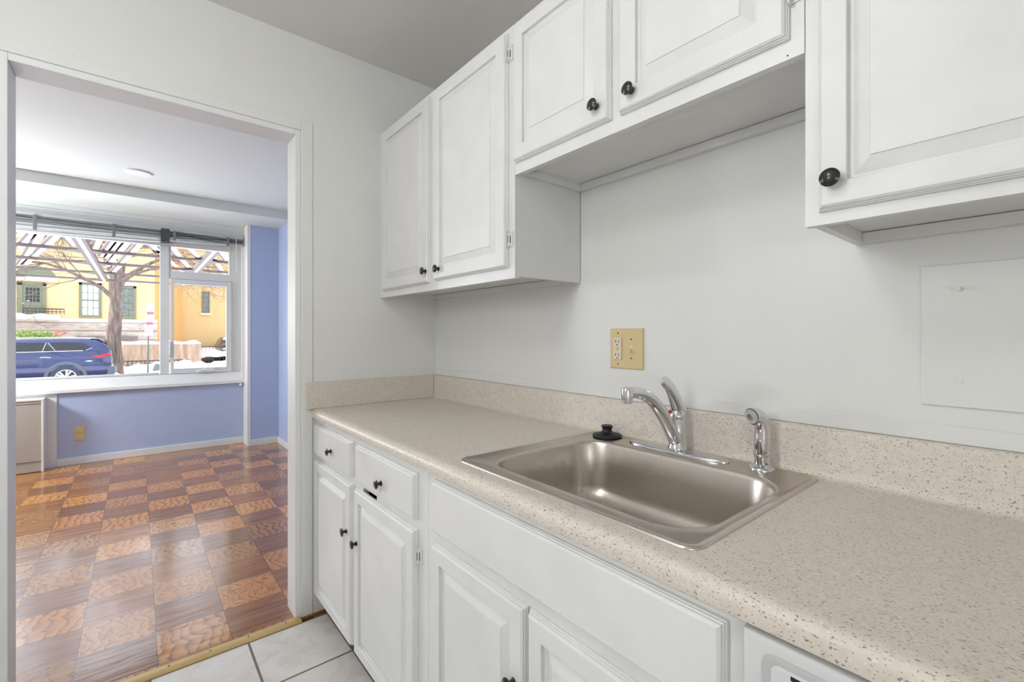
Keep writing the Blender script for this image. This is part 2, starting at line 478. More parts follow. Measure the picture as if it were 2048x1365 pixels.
struct('trim_8', MB().box(-2.2, .957, 5.985, 6.09, .692, .722).loft([[(x, 6.09, .722), (x, 6.09, .815), (x, 6.08, .815), (x, 6.03, .722)] for x in (-2.2, .944)]), 'trim_paint', bevel=.002)
struct('trim_9', MB().box(.930, .944, 5.99, 6.09, .722, 2.352), 'trim_paint')

# blinds, raised
def blind(x0, x1, z0a, z0b, label, wand=None):
    r = thing('venetian_blind', ((x0 + x1) / 2, 5.98, 2.352), label, 'window blind', 'raised blinds at the living room window')
    MB().box(x0, x1, 5.955, 5.985, 2.328, 2.352).build('head_rail', 'blind_metal', r, bevel=.002)
    def zz(x): return z0a + (z0b - z0a) * (x - x0) / (x1 - x0)
    N = 9
    for k in range(N):                                    # stacked slats, each slightly bowed
        f = k / N; m = MB(); pts = []
        for i in range(9):
            x = x0 + (x1 - x0) * i / 8
            zt = 2.322; zb = zz(x) + .018
            z = zb + (zt - zb) * (f ** 1.0) + .003 * math.sin(i * 1.7 + k * .9)
            pts.append((x, z))
        m.loft([[(x, 5.952, z), (x, 5.972, z + .0035), (x, 5.99, z), (x, 5.99, z - .0012), (x, 5.972, z + .0023), (x, 5.952, z - .0012)] for x, z in pts])
        m.build('slat', 'blind_dark' if k in (3, 5, 6, 8) else 'blind_metal', r)  # dark slats colour in the shaded undersides of the stack
    MB().loft([[(x, 5.95, zz(x)), (x, 5.99, zz(x)), (x, 5.99, zz(x) + .014), (x, 5.95, zz(x) + .014)] for x in (x0, x1)]).build('bottom_rail', 'blind_metal', r, bevel=.002)
    return r
b1 = blind(-2.1, .188, 2.145, 2.205, 'long grey raised venetian blind over the large left pane')
for x in (-1.7, -.72, -.18): MB().box(x - .012, x + .012, 5.940, 5.951, 2.16 + (x + 2.1) * .026, 2.335).build('cord_clip', 'blind_mid', b1, bevel=.002)
b2 = blind(.262, .930, 2.225, 2.25, 'short grey raised venetian blind above the casement window')
for x in (.30, .78): MB().box(x - .012, x + .012, 5.940, 5.951, 2.235, 2.335).build('cord_clip', 'blind_mid', b2, bevel=.002)
MB().tube([(.86, 5.945, 2.33), (.862, 5.944, 1.95)], .0025, 6).build('tilt_wand', 'plastic_white', b2)
struct('trim_10', box(.190, .260, 5.96, 6.085, 2.215, 2.350), 'blind_dark')

# ceiling disc
o = MB().lathe((.006, 4.775, 2.548), [(.088, .012), (.088, .004), (.084, 0), (0.001, -.001)], seg=40).build('ceiling_cover_plate', 'plastic_white', smooth=30, root=(.006, 4.775, 2.56))
tag(o, 'small round white cover plate on the living room ceiling', 'ceiling plate')

# heater cabinet
r = thing('heater_cabinet', (-1.2, 5.95, 0), 'grey metal heater cabinet with white top below the window', 'heater')
MB().box(-1.8, -.672, 5.885, 6.01, .10, .615).build('front_panel', 'radiator_metal', r, bevel=.003)
MB().box(-1.8, -.672, 5.882, 6.01, .619, .645).build('grille_band', 'radiator_metal', r, bevel=.002)
MB().box(-1.8, -.655, 5.875, 6.012, .646, .662).box(-.671, -.655, 5.875, 6.012, .0, .646).build('end_casing', 'trim_paint', r, bevel=.003)
MB().box(-1.8, -.672, 5.892, 6.0, .006, .098).build('plinth', 'radiator_metal', r)

# low outlet in the living room
r = thing('duplex_outlet', (-.43, 6.02, .295), 'almond duplex outlet low on the blue wall under the window', 'outlet')
MB().box(-.472, -.390, 6.013, 6.0195, .228, .364).build('cover_plate', 'almond', r, bevel=.003)
for z in (.325, .268):
    so_ = MB().lathe((-.431, 6.013, z), [(.021, 0), (.021, .003), (.019, .004)], '-y', 20).build('socket', 'almond_light', r, smooth=40)
    MB().box(-.439, -.436, 6.0085, 6.0095, z + .001, z + .010).box(-.426, -.423, 6.0085, 6.0095, z + .001, z + .010).lathe((-.431, 6.0095, z - .009), [(.003, 0), (.003, .001)], '-y', 8).build('slot', 'slot_dark', so_)
MB().lathe((-.431, 6.0128, .296), [(.003, 0), (.002, .002)], '-y', 10).build('screw', 'screw', r)
o = MB().lathe((.905, 5.986, .676), [(.004, 0), (.004, .012), (.014, .014), (.014, .02), (.010, .024)], '-y', 14).build('cord_cleat', 'plastic_white', smooth=40, root=(.905, 6.02, .676))
o.location.y = 6.004 + .0; 
tag(o, 'tiny white cord cleat on the wall just under the sill', 'cleat')

# ------------------------------------------------------------------ threshold
r = thing('threshold_strip', (.1, 2.115, 0), 'narrow brass threshold strip between kitchen tile and parquet', 'threshold')
MB().loft([[(x, 2.090, -.002), (x, 2.090, .003), (x, 2.100, .008), (x, 2.128, .010), (x, 2.138, .006), (x, 2.138, -.002)] for x in (-.33, .548)]).build('strip', 'brass_strip', r, smooth=30)
for x in (-.25, -.08, .09, .22, .35, .49): MB().lathe((x, 2.118, .0092), [(.0035, 0), (.003, .0008)], 'z', 10).build('nail', 'slot_dark', r)

# ------------------------------------------------------------------ cabinets
def knob(x, y, z, parent, tilt=0):
    prof = [(.0085, 0), (.0085, .002), (.0062, .004), (.0050, .009), (.0060, .013), (.0135, .0155), (.0152, .0175), (.0152, .0190), (.0125, .0205), (.0118, .0200), (.0095, .0215), (.001, .0228)]
    return MB().lathe((x, y, z), prof, '-x', 24).build('knob', 'knob_black', parent, smooth=35)
def panel_door(y0, y1, z0, z1, xf, xb, parent, name='door', stile=.044, field=.076, panel=True, tilt=0.0):
    th = xb - xf
    st = [(0, xb), (0, xf + th * .66), (.0020, xf + th * .62), (.0020, xf + th * .44), (.0042, xf + th * .40), (.0042, xf + .0042), (.0050, xf + .0030), (.0085, xf)]
    if panel:
        st += [(stile - .001, xf), (stile, xf + .0012), (stile, xf + .0100), (stile + .004, xf + .0108), (stile + .007, xf + .0106), (field - .003, xf + .0020), (field - .0025, xf + .0002), (field, xf)]
    rings = [rect_x(x, y0 + i, y1 - i, z0 + i, z1 - i) for i, x in st]
    if tilt:
        rings = [[(x - tilt * (1 - (y - y0) / (y1 - y0)) , y, z) for x, y, z in rg] for rg in rings]
    return MB().loft(rings).build(name, 'cabinet_paint', parent, bevel=.0004)
def hinge(x, y, z, parent, h=.054, flip=1):
    m = MB().box(x - .0165, x - .003, y, y - .0025, z - h / 2, z + h / 2)
    m.box(x - .003, x - .0005, y + .001, y - .020, z - h / 2 + .004, z + h / 2 - .004)
    m.tube([(x - .004, y - .004, z - h * .36), (x - .004, y - .004, z + h * .36)], .0035, 8)
    m.tube([(x - .003, y - .014, z - .012), (x - .0035, y - .014, z - .0119)], .003, 8)
    hg = m.build('hinge', 'cabinet_paint', parent, bevel=.0006)
    MB().box(x - .0090, x - .0065, y - .0024, y - .0031, z - .011, z + .011).box(x - .0042, x - .0030, y - .0075, y - .0100, z - .011, z + .011).box(x - .0042, x - .0030, y + .0008, y + .0024, z - .013, z + .010).build('hinge_gap', 'slot_dark', hg)
    return hg

XF, XFR = .598, .617
# --- base cabinet
r = thing('base_cabinet', (.9, 1.615, 0), 'white base cabinet with two drawers and two doors beside the doorway', 'kitchen cabinet', 'white cabinets under the countertop')
ff = MB()
ff.box(XFR, XFR + .02, 2.085, 2.124, .095, .8735).box(XFR, XFR + .02, 1.111, 1.19, .095, .8735).box(XFR, XFR + .02, 1.605, 1.68, .095, .8735)
for a, b in ((1.68, 2.085), (1.19, 1.605)):
    ff.box(XFR, XFR + .02, a, b, .835, .8735).box(XFR, XFR + .02, a, b, .095, .125)
ff.box(XFR, XFR + .02, 1.68, 2.085, .670, .728).box(XFR, XFR + .02, 1.19, 1.46, .670, .728).box(XFR, XFR + .02, 1.46, 1.575, .702, .728).box(XFR, XFR + .02, 1.575, 1.605, .670, .728)
ff.build('face_frame', 'cabinet_paint', r)
MB().box(XFR + .02, 1.224, 2.106, 2.124, .095, .8735).box(XFR + .02, 1.224, 1.112, 1.130, .095, .8735).box(XFR + .02, 1.224, 1.130, 2.106, .095, .115).box(1.206, 1.224, 1.130, 2.106, .115, .8735).build('carcass', 'interior_dark', r)
MB().box(.69, .71, 1.111, 2.124, -.004, .095).build('toe_kick', 'old_floor', r)
d = panel_door(1.660, 2.105, .716, .848, XF, XFR, r, 'drawer', panel=False); knob(XF, 1.867, .775, d)
d = panel_door(1.165, 1.612, .718, .848, XF, XFR, r, 'drawer', panel=False); knob(XF, 1.382, .769, d)
d = panel_door(1.660, 2.105, .100, .692, XF, XFR, r); knob(XF, 1.693, .513, d)
d = panel_door(1.165, 1.625, .100, .690, XF, XFR, r); knob(XF, 1.592, .503, d)
hinge(XFR, 1.164, .616, d); hinge(XFR, 1.164, .16, d)
# --- sink cabinet
r = thing('sink_cabinet', (.9, .68, 0), 'white sink cabinet with long plain panel over two doors', 'kitchen cabinet', 'white cabinets under the countertop')
ff = MB()
ff.box(XFR, XFR + .02, 1.062, 1.1095, .095, .8735).box(XFR, XFR + .02, .2655, .305, .095, .8735)
ff.box(XFR, XFR + .02, .305, 1.062, .835, .8735).box(XFR, XFR + .02, .305, 1.062, .670, .745).box(XFR, XFR + .02, .305, 1.062, .095, .125)
ff.build('face_frame', 'cabinet_paint', r)
MB().box(XFR + .02, 1.224, 1.092, 1.1095, .095, .8735).box(XFR + .02, 1.224, .2655, .283, .095, .8735).box(XFR + .02, 1.224, .283, 1.092, .095, .115).box(1.206, 1.224, .283, 1.092, .115, .8735).build('carcass', 'interior_dark', r)
MB().box(.69, .71, .2655, 1.1095, -.004, .095).build('toe_kick', 'old_floor', r)
panel_door(.288, 1.070, .720, .857, XF, XFR, r, 'false_drawer_front', panel=False)
d = panel_door(.692, 1.068, .100, .690, XF, XFR, r); knob(XF, .722, .527, d)
d = panel_door(.288, .684, .100, .690, XF, XFR, r); knob(XF, .656, .527, d)
# --- dishwasher
r = thing('dishwasher', (.9, -.04, 0), 'white dishwasher at the right end under the countertop', 'dishwasher')
MB().box(.612, 1.20, -.345, .258, .0, .868).build('tub_housing', 'appliance', r)
fr_ = [(0, .612), (0, .600), (.003, .597), (.008, .596)]
cp = MB().loft([rect_x(x, -.345 + i, .262 - i, .74 + i, .868 - i) for i, x in fr_]).build('control_panel', 'appliance', r, smooth=50)
def rrx(x, y0, y1, z0, z1, rad, n=5):
    return [(x, a, b) for a, b, _ in rr(y0, y1, z0, z1, rad, 0, n)]
MB().loft([rrx(.5962, -.33, .238, .755, .853, .016), rrx(.5945, -.33, .238, .755, .853, .016), rrx(.5935, -.328, .236, .757, .851, .014)]).build('raised_surround', 'grey_plastic', cp, smooth=50)
MB().loft([rrx(.5936, -.325, .226, .765, .845, .010), rrx(.5915, -.325, .226, .765, .845, .010), rrx(.5905, -.323, .224, .767, .843, .008)]).build('button_panel', 'appliance', cp, smooth=50)
MB().box(.5900, .5908, .190, .204, .8365, .8415).build('indicator', 'black_gloss', cp)
MB().box(.5900, .5908, .173, .187, .8365, .8415).build('indicator', 'black_gloss', cp)
MB().loft([rect_x(x, -.345 + i, .262 - i, .11 + i, .735 - i) for i, x in fr_]).build('door', 'appliance', r, smooth=50)
MB().box(.66, .68, -.345, .258, .0, .105).build('toe_panel', 'appliance', r)

# --- upper cabinets
UF, UR = .900, .918
def upper(y0, y1, z0, z1, label, frame_members, doors, side_z0=None):
    r = thing('wall_cabinet', (XW, (y0 + y1) / 2, z0), label, 'kitchen cabinet', 'white cabinets hung on the sink wall')
    m = MB()
    for a, b, c, d_ in frame_members: m.box(UR, UR + .019, a, b, c, d_)
    m.build('face_frame', 'cabinet_paint', r)
    zb = z0 + .030
    m = MB().box(UR + .019, XW - .0035, y1 - .016, y1, z0 + .006, z1).box(UR + .019, XW - .0035, y0, y0 + .016, z0 + .006, z1)
    m.box(UR + .019, XW - .001, y0 + .016, y1 - .016, zb, zb + .014).box(UR + .019, XW - .001, y0 + .016, y1 - .016, z1 - .014, z1)
    m.box(XW - .008, XW - .001, y0 + .016, y1 - .016, zb, z1)
    m.build('carcass', 'cabinet_paint', r, bevel=.0008)
    MB().box(XW - .020, XW - .001, y0 + .016, y1 - .016, z0 + .006, zb - .001).build('nailer_rail', 'cabinet_paint', r, bevel=.0015)
    for (a, b, c, d_, stile, field, tl) in doors:
        d = panel_door(a, b, c, d_, UF, UR, r, stile=stile, field=field)
        yield_doors.append(d)
    return r
yield_doors = []
ZT = 2.222
r = upper(1.101, 2.130, 1.421, ZT, 'tall white double wall cabinet in the corner beside the doorway',
    [(1.101, 1.150, 1.421, ZT), (2.070, 2.130, 1.421, ZT), (1.565, 1.665, 1.475, 2.18), (1.15, 2.07, 1.421, 1.475), (1.15, 2.07, 2.18, ZT)],
    [(1.632, 2.082, 1.452, 2.205, .047, .080, 0), (1.130, 1.588, 1.456, 2.205, .050, .083, 0)])
knob(UF, 1.644, 1.499, yield_doors[0]); knob(UF, 1.541, 1.497, yield_doors[1])
hinge(UR, 1.129, 2.137, yield_doors[1]); hinge(UR, 1.129, 1.546, yield_doors[1])
yield_doors.clear()
r = upper(.295, 1.0995, 1.745, ZT, 'short white double wall cabinet hung above the sink',
    [(.295, .345, 1.745, ZT), (1.06, 1.0995, 1.745, ZT), (.66, .755, 1.80, 2.18), (.345, 1.06, 1.745, 1.80), (.345, 1.06, 2.18, ZT)],
    [(.719, 1.094, 1.779, 2.205, .047, .083, 0), (.318, .692, 1.779, 2.205, .052, .085, 0)])
knob(UF, .757, 1.822, yield_doors[0]); knob(UF, .650, 1.818, yield_doors[1])
hinge(UR, .317, 1.865, yield_doors[1]); hinge(UR, .317, 2.13, yield_doors[1])
MB().lathe((UR, .322, 1.7525), [(.0015, 0), (.0015, .0006)], '-x', 8).build('nail_hole', 'slot_dark', r)
yield_doors.clear()
r = upper(-.30, .2935, 1.433, ZT, 'large white wall cabinet nearest the camera at top right',
    [(-.30, -.25, 1.433, ZT), (.235, .2935, 1.433, ZT), (-.25, .235, 1.433, 1.49), (-.25, .235, 2.18, ZT)],
    [(-.275, .272, 1.454, 2.205, .044, .078, 0)])
knob(UF, .247, 1.502, yield_doors[0])

# ------------------------------------------------------------------ countertop with integral splash
def cprof(lo=None, hi=None):
    top = [(.600, .874), (.5945, .878), (.593, .886), (.5935, .898), (.598, .908), (.607, .9135), (.620, .914)]
    back = [(1.186, .914), (1.196, .9165), (1.2025, .923), (1.205, .934), (1.205, 1.018), (1.2065, 1.025), (1.211, 1.0295), (1.217, 1.030), (1.224, 1.030)]
    if lo is None and hi is None: return top + back + [(1.224, .894), (.617, .894), (.617, .874)]
    if hi is not None: return top + [(hi, .914), (hi, .894), (.617, .894), (.617, .874)]
    return [(lo, .894), (lo, .914)] + back[1:] + [(1.224, .894)]
CY1 = 2.1295
m = MB()
def seg(pr, y0, y1): m.loft([[(x, y, z) for x, z in pr] for y in (y0, y1)])
seg(cprof(), -.9, .372); seg(cprof(), .988, CY1)
seg(cprof(hi=.668), .372, .988); seg(cprof(lo=1.188), .372, .988)
ct = m.build('countertop', 'countertop', smooth=35, root=(.9, .6, .894))
bm = bmesh.new(); bm.from_mesh(ct.data); bmesh.ops.remove_doubles(bm, verts=bm.verts, dist=1e-5); bm.to_mesh(ct.data); bm.free()
tag(ct, 'speckled beige laminate countertop running along the sink wall', 'countertop')
MB().box(.570, 1.2035, 2.108, 2.1295, .9142, 1.030).build('end_splash', 'countertop', ct, bevel=.002)
MB().box(.6175, 1.22, -.9, .36, .8745, .8935).box(.6175, 1.22, 1.0, 2.12, .8745, .8935).box(.6175, .66, .36, 1.0, .8745, .8935).build('underlayment', 'particle_board', ct)

# ------------------------------------------------------------------ sink
r = thing('kitchen_sink', (.93, .68, .914), 'single bowl stainless steel drop-in kitchen sink', 'sink')
X0, X1, Y0, Y1 = .643, 1.2015, .350, 1.010
def rim(i, z, rad=.030): return rr(X0 + i, X1 - i, Y0 + i, Y1 - i, max(rad - i, .008), z, 8)
bx0, bx1, by0, by1 = .690, 1.098, .382, .952
def bowl(i, z, rad): return rr(bx0 + i, bx1 - i, by0 + i, by1 - i, rad, z, 8)
rings = [rim(0, .9142), rim(.0005, .9165), rim(.004, .9188), rim(.009, .9190), rim(.0125, .9178), rim(.0135, .9168),
         bowl(-.008, .9168, .098), bowl(-.003, .9160, .094), bowl(0, .9125, .092), bowl(.0025, .905, .090), bowl(.010, .85, .086), bowl(.017, .79, .084)]
for k in range(1, 7):
    a = k / 6 * PI / 2; rings.append(bowl(.017 + .058 * (1 - math.cos(a)), .79 - .052 * math.sin(a), .084 - .016 * k / 6))
rings.append(bowl(.13, .7345, .06))
def circ(rad, z, cx=.90, cy=.667):
    ref = bowl(.13, 0, .06); out = []
    for p in ref:
        a = math.atan2(p[1] - cy, p[0] - cx); out.append((cx + rad * math.cos(a), cy + rad * math.sin(a), z))
    return out
rings += [circ(.075, .7325), circ(.057, .7315), circ(.054, .728), circ(.050, .722)]
MB().loft(rings, cap0=False, cap1=False).build('bowl', 'stainless', r, smooth=50)
MB().lathe((.90, .667, .700), [(.050, .024), (.046, .0235), (.042, .018), (.040, .004), (.012, .002), (.010, .010), (.004, .012), (.001, .012)], 'z', 32).build('drain_strainer', 'chrome', r, smooth=40)

# ------------------------------------------------------------------ faucet
FY = .685
r = thing('kitchen_faucet', (1.152, FY, .917), 'chrome single lever kitchen faucet on an oval deck plate', 'faucet')
def oval(i, z, hw=.030, hl=.148):
    out = []
    for k in range(48):
        a = 2 * PI * k / 48; c, s_ = math.cos(a), math.sin(a)
        x = -.003 + (hw - i) * math.copysign(abs(c) ** .8, c); y = (hl - i) * math.copysign(abs(s_) ** .9, s_)
        out.append((1.152 + x, FY + y, z))
    return out
MB().loft([oval(0, .9172), oval(0, .9215), oval(.002, .9245), oval(.006, .9262), oval(.012, .9270), oval(.022, .9272)]).build('deck_plate', 'chrome', r, smooth=45)
MB().lathe((1.160, FY, .9273), [(.027, 0), (.026, .006), (.0235, .012), (.0225, .03), (.0225, .078), (.0215, .0795), (.0215, .0815), (.0228, .083), (.0228, .090), (.020, .102), (.012, .110), (.001, .113)], 'z', 36).build('body', 'chrome', r, smooth=45)
# spout: rises out of the body and arches forward over the bowl
def bez(p0, p1, p2, p3, n):
    out = []
    for i in range(n + 1):
        t_ = i / n; out.append(tuple(((1 - t_) ** 3) * a + 3 * t_ * (1 - t_) ** 2 * b + 3 * t_ * t_ * (1 - t_) * c + t_ ** 3 * d_ for a, b, c, d_ in zip(p0, p1, p2, p3)))
    return out
sp1 = bez((1.150, FY, .950), (1.105, FY + .004, 1.010), (1.06, FY + .010, 1.100), (.962, FY + .018, 1.094), 18)
rd = [(.0190 - .0045 * (i / 18), .0195 - .0060 * (i / 18)) for i in range(19)]
s_ = MB().tube(sp1, rd, 18, up=(0, 1, 0)).build('spout', 'chrome', r, smooth=50)
MB().lathe((.957, FY + .0185, 1.072), [(.0125, -.004), (.0130, .0), (.0130, .006), (.0150, .008), (.0155, .028), (.0140, .034), (.008, .037), (.001, .0375)], 'z', 28).build('aerator', 'chrome', s_, smooth=40)
lv = bez((1.172, FY, 1.022), (1.150, FY, 1.060), (1.135, FY + .004, 1.110), (1.088, FY + .004, 1.118), 16)
rl = [(.0215 - .0050 * (i / 16) - .008 * max(0, (i - 12) / 4) ** 3, .021 - .0120 * min(1, i / 12) - .003 * max(0, (i - 13) / 3)) for i in range(17)]
l_ = MB().tube(lv, rl, 18, up=(0, 1, 0)).build('lever_handle', 'chrome', r, smooth=50)
MB().tube([(1.1435, FY + .011, 1.028), (1.1405, FY + .0125, 1.0285)], .0048, 14).build('hot_marker', 'red_plastic', l_, smooth=40)

# side sprayer
r = thing('side_sprayer', (1.162, .464, .917), 'chrome pull-out side sprayer in its holder at the sink corner', 'sprayer')
MB().lathe((1.162, .464, .9172), [(.0285, 0), (.0285, .004), (.026, .008), (.020, .011), (.0165, .014), (.0160, .030), (.0175, .031), (.0175, .034)], 'z', 32).build('holder', 'chrome', r, smooth=40)
pts = [(1.162, .464, .9512), (1.162, .464, .955), (1.162, .464, .958), (1.162, .464, .975), (1.163, .463, .998), (1.163, .463, 1.016), (1.161, .465, 1.032), (1.155, .468, 1.043), (1.146, .472, 1.048), (1.135, .476, 1.046)]
rad = [.0180, .0195, .0165, .0188, .0182, .0170, .0172, .0182, .0192, .0200]
b_ = MB().tube(pts, rad, 24).build('spray_wand', 'chrome', r, smooth=50)
d_ = Vector((-.94, .36, -.28)).normalized(); c_ = Vector((1.134, .476, 1.046))
MB().tube([c_ + d_ * .0, c_ + d_ * .004], [.0180, .0168], 24).build('spray_face', 'grey_plastic', b_, smooth=40)
MB().tube([c_ + d_ * .0041, c_ + d_ * .006], [.0085, .008], 20).build('spray_button', 'chrome', b_, smooth=40)

# stopper
o = MB().lathe((1.153, .925, .9170), [(.042, 0), (.0455, .003), (.046, .006), (.044, .009), (.034, .012), (.0225, .0145), (.0165, .018), (.0145, .024), (.0165, .031), (.0185, .034), (.0185, .036), (.016, .0375), (.001, .0375)], 'z', 40).build('sink_stopper', 'rubber', smooth=45, root=(1.153, .925, .9170))
tag(o, 'black rubber sink stopper on the rear left rim of the sink', 'stopper')

# ------------------------------------------------------------------ wall plate on the sink wall
r = thing('outlet_and_switch', (XW, .902, 1.197), 'almond two-gang plate with outlet and toggle switch above the sink', 'wall plate')
yA, yB, zA, zB = .838, .966, 1.131, 1.262
MB().loft([rect_x(x, yA + i, yB - i, zA + i, zB - i) for i, x in ((0, XW - .0005), (0, XW - .003), (.0015, XW - .0055), (.005, XW - .0065))]).build('cover_plate', 'almond', r, bevel=.0006)
xp = XW - .0065
g = MB().loft([rect_x(x, .917 + i, .949 - i, 1.160 + i, 1.232 - i) for i, x in ((0, xp), (0, xp - .003), (.0012, xp - .0045))]).build('outlet_face', 'almond_light', r, bevel=.0005)
xq = xp - .0046
for zc in (1.2195, 1.1765):
    MB().box(xq - .0004, xq, .9375, .9395, zc - .004, zc + .005).box(xq - .0004, xq, .9395, .9435, zc, zc + .0016).box(xq - .0004, xq, .9255, .9275, zc - .004, zc + .005).lathe((xq, .9325, zc - .0105), [(.0024, 0), (.0024, .0004)], '-x', 10).build('slot', 'slot_dark', g)
MB().box(xq - .0008, xq, .9265, .9385, 1.1905, 1.2025).box(xq - .0016, xq - .0008, .9285, .9365, 1.1915, 1.1960).box(xq - .0016, xq - .0008, .9285, .9365, 1.1970, 1.2015).build('test_buttons', 'almond', g)
MB().box(xp - .0004, xp, .876, .886, 1.184, 1.208).build('toggle_slot', 'almond_light', r)
MB().loft([rect_x(xp - .0004, .8775, .8845, 1.188, 1.200), rect_x(xp - .012, .8782, .8838, 1.183, 1.190)]).build('toggle', 'almond_light', r, bevel=.0008)
for y, z in ((.933, 1.2475), (.933, 1.1455), (.881, 1.2275), (.881, 1.1665)):
    sc_ = MB().lathe((xp, y, z), [(.0032, 0), (.0028, .0010), (.001, .0012)], '-x', 14).build('screw', 'screw', r, smooth=40)
    MB().box(xp - .0016, xp - .0011, y - .0004, y + .0004, z - .0026, z + .0026).build('screw_slot', 'slot_dark', sc_)

# painted-over access panel
r = thing('access_panel', (XW, .04, 1.24), 'square painted access cover on the wall below the right cabinet', 'access panel')
MB().loft([rect_x(x, -.10 + i, .184 - i, 1.102 + i, 1.379 - i) for i, x in ((0, XW - .0002), (0, XW - .0050), (.0012, XW - .0062))]).build('cover', 'wall_paint', r, bevel=.0008)
MB().lathe((XW - .0062, .130, 1.331), [(.0045, 0), (.0035, .002), (.0032, .009), (.0045, .010), (.0045, .013), (.002, .0135)], '-x', 12).build('screw', 'wall_paint', r, smooth=40)
MB().lathe((XW - .0062, .130, 1.153), [(.0070, 0), (.0065, .0012), (.004, .0015), (.0038, .001), (.001, .0012)], '-x', 16).build('screw', 'wall_paint', r, smooth=40)

# fill lights added out of view to brighten both rooms
r = thing('living_fill', (-1.75, 5.45, 0), 'added unseen fill light on a stand left of the living room window', 'fill light')
MB().lathe((-1.75, 5.45, 0), [(.15, .001), (.15, .015), (.02, .03), (.012, .05), (.012, 1.30), (.02, 1.32)], 'z', 24).build('stand', 'pole_metal', r, smooth=40)
lamp('living_fill_light', (-1.75, 5.45, 1.50), LIVING_FILL, .16, (.95, .975, 1))  # added source standing in for daylight from the window
r = thing('wall_fill', (-1.15, .75, 1.8), 'added unseen fill light by the left kitchen wall', 'wall light')
MB().lathe((-1.149, .75, 1.62), [(.06, 0), (.06, .02), (.02, .03), (.012, .05)], 'x', 24).build('fill_wall_mount', 'plastic_white', r, smooth=40)
lamp('wall_fill_light', (-.90, .75, 1.78), KITCHEN_FILL, .20, (.96, .98, 1))  # added fill from the doorway side for the cabinet fronts
r = thing('ceiling_fill', (-.35, .70, 2.55), 'added unseen fill light below the middle of the kitchen ceiling', 'ceiling light')
MB().lathe((-.35, .70, 2.52), [(.06, .03), (.06, .012), (.02, .005)], 'z', 24).build('fill_ceiling_mount', 'plastic_white', r, smooth=40)
lamp('ceiling_fill_light', (-.35, .70, 2.395), KITCHEN_FILL_CEILING, .12, (.96, .98, 1))  # added fill from above for the countertop
r = thing('back_fill', (-.85, -1.35, 0), 'added unseen fill light on a stand at the back of the kitchen', 'fill light')
MB().lathe((-.85, -1.35, 0), [(.13, .001), (.13, .015), (.02, .03), (.012, .05), (.012, 1.0), (.02, 1.02)], 'z', 24).build('stand', 'pole_metal', r, smooth=40)
lamp('back_fill_light', (-.85, -1.35, 1.12), KITCHEN_FILL_BACK, .18, (.96, .98, 1))  # weak added fill for cabinet undersides and the wall below them

# ================================================================== outdoors
# ground
def snowfield(name, x0, x1, y0, y1, zf, nx, ny, label):
    vs = []; fs = []
    for j in range(ny + 1):
        for i in range(nx + 1):
            x = x0 + (x1 - x0) * i / nx; y = y0 + (y1 - y0) * j / ny
            vs.append((x, y, zf(x, y)))
    for j in range(ny):
        for i in range(nx):
            a = j * (nx + 1) + i; fs.append((a, a + 1, a + nx + 2, a + nx + 1))
    o = MB().add(vs, fs).build(name, 'snow', smooth=60)
    return tag(o, kind='structure')
struct('ground_street', box(-40, 40, 6.3, 60, -.9, -.55), 'asphalt')
struct('ground_forecourt', box(-14, 14, 6.3, 19.2, -.55, -.48), 'snow')
def zf(x, y):
    b = -.30 + .16 * math.sin(x * 2.1 + 1) * math.sin(y * 1.3) + .07 * math.sin(x * 5.3 + y * 2.2) + .05 * math.sin(x * 9.7 + 2)
    e = min(1, max(0, (y - 22.75) / .5)); e = e * e * (3 - 2 * e)
    return -.62 + (b + .06 + .62) * e
snowfield('ground_snowbank', -12, 14, 22.6, 29.2, zf, 130, 40, '')
def zw(x, y): return .02 + .035 * (y - 29.2) + .05 * math.sin(x * 3 + y) + .04 * math.sin(x * 7.1)
snowfield('ground_yard_snow', 2.62, 14, 29.2, 39.2, zw, 50, 30, '')

# ---- canopy frame over the forecourt
r = thing('canopy_frame', (0, 8.6, 2.85), 'dark steel open canopy frame with pale slanting rafters outside the window', 'canopy')
ZK = 2.85
for y, h_ in ((9.9, .12), (11.83, .12), (13.74, .13), (15.85, .12), (17.85, .11)):
    MB().box(-9, 9, y - .03, y + .03, ZK - h_ * .22, ZK + h_ * .22).build('cross_bar', 'steel_dark', r)
for bx in (-4.51, -2.63, -.75, 1.13, 3.01):
    m_ = MB().box(bx - .085, bx - .035, 6.3, 18.0, ZK - .04, ZK + .05).box(bx + .035, bx + .085, 6.3, 18.0, ZK - .04, ZK + .05)
    bmn = m_.build('main_beam', 'steel_dark', r)
    MB().box(bx - .035, bx + .035, 6.3, 17.9, ZK - .03, ZK + .0).build('beam_web', 'steel_light', bmn)
    for y in (11.83, 13.74, 15.85, 17.85):
        for s_ in (-1, 1):
            MB().loft([[(bx + s_ * .08, y - .30, zz_), (bx + s_ * .08, y + .22, zz_), (bx + s_ * .30, y, zz_)] for zz_ in (ZK - .035, ZK - .02)]).build('gusset_plate', 'steel_dark', bmn)
def raf(x0, y0, x1, y1, wd=.085):
    d_ = Vector((x1 - x0, y1 - y0, 0)).normalized(); n_ = Vector((-d_.y, d_.x, 0))
    a = Vector((x0, y0, 0)) - d_ * 1.6; b = Vector((x1, y1, 0))
    def q(p, z0, z1, w_): return [p + n_ * w_ + Vector((0, 0, z0)), p - n_ * w_ + Vector((0, 0, z0)), p - n_ * w_ + Vector((0, 0, z1)), p + n_ * w_ + Vector((0, 0, z1))]
    o_ = MB().loft([q(a, ZK + .03, ZK + .05, wd / 2), q(b, ZK + .03, ZK + .05, wd / 2)]).build('rafter', 'steel_light', r)
    a2 = a + n_ * (wd * .75); b2 = b + n_ * (wd * .75)
    MB().loft([q(a2, ZK + .03, ZK + .08, wd * .2), q(b2, ZK + .03, ZK + .08, wd * .2)]).build('rafter_flange', 'steel_dark', o_)
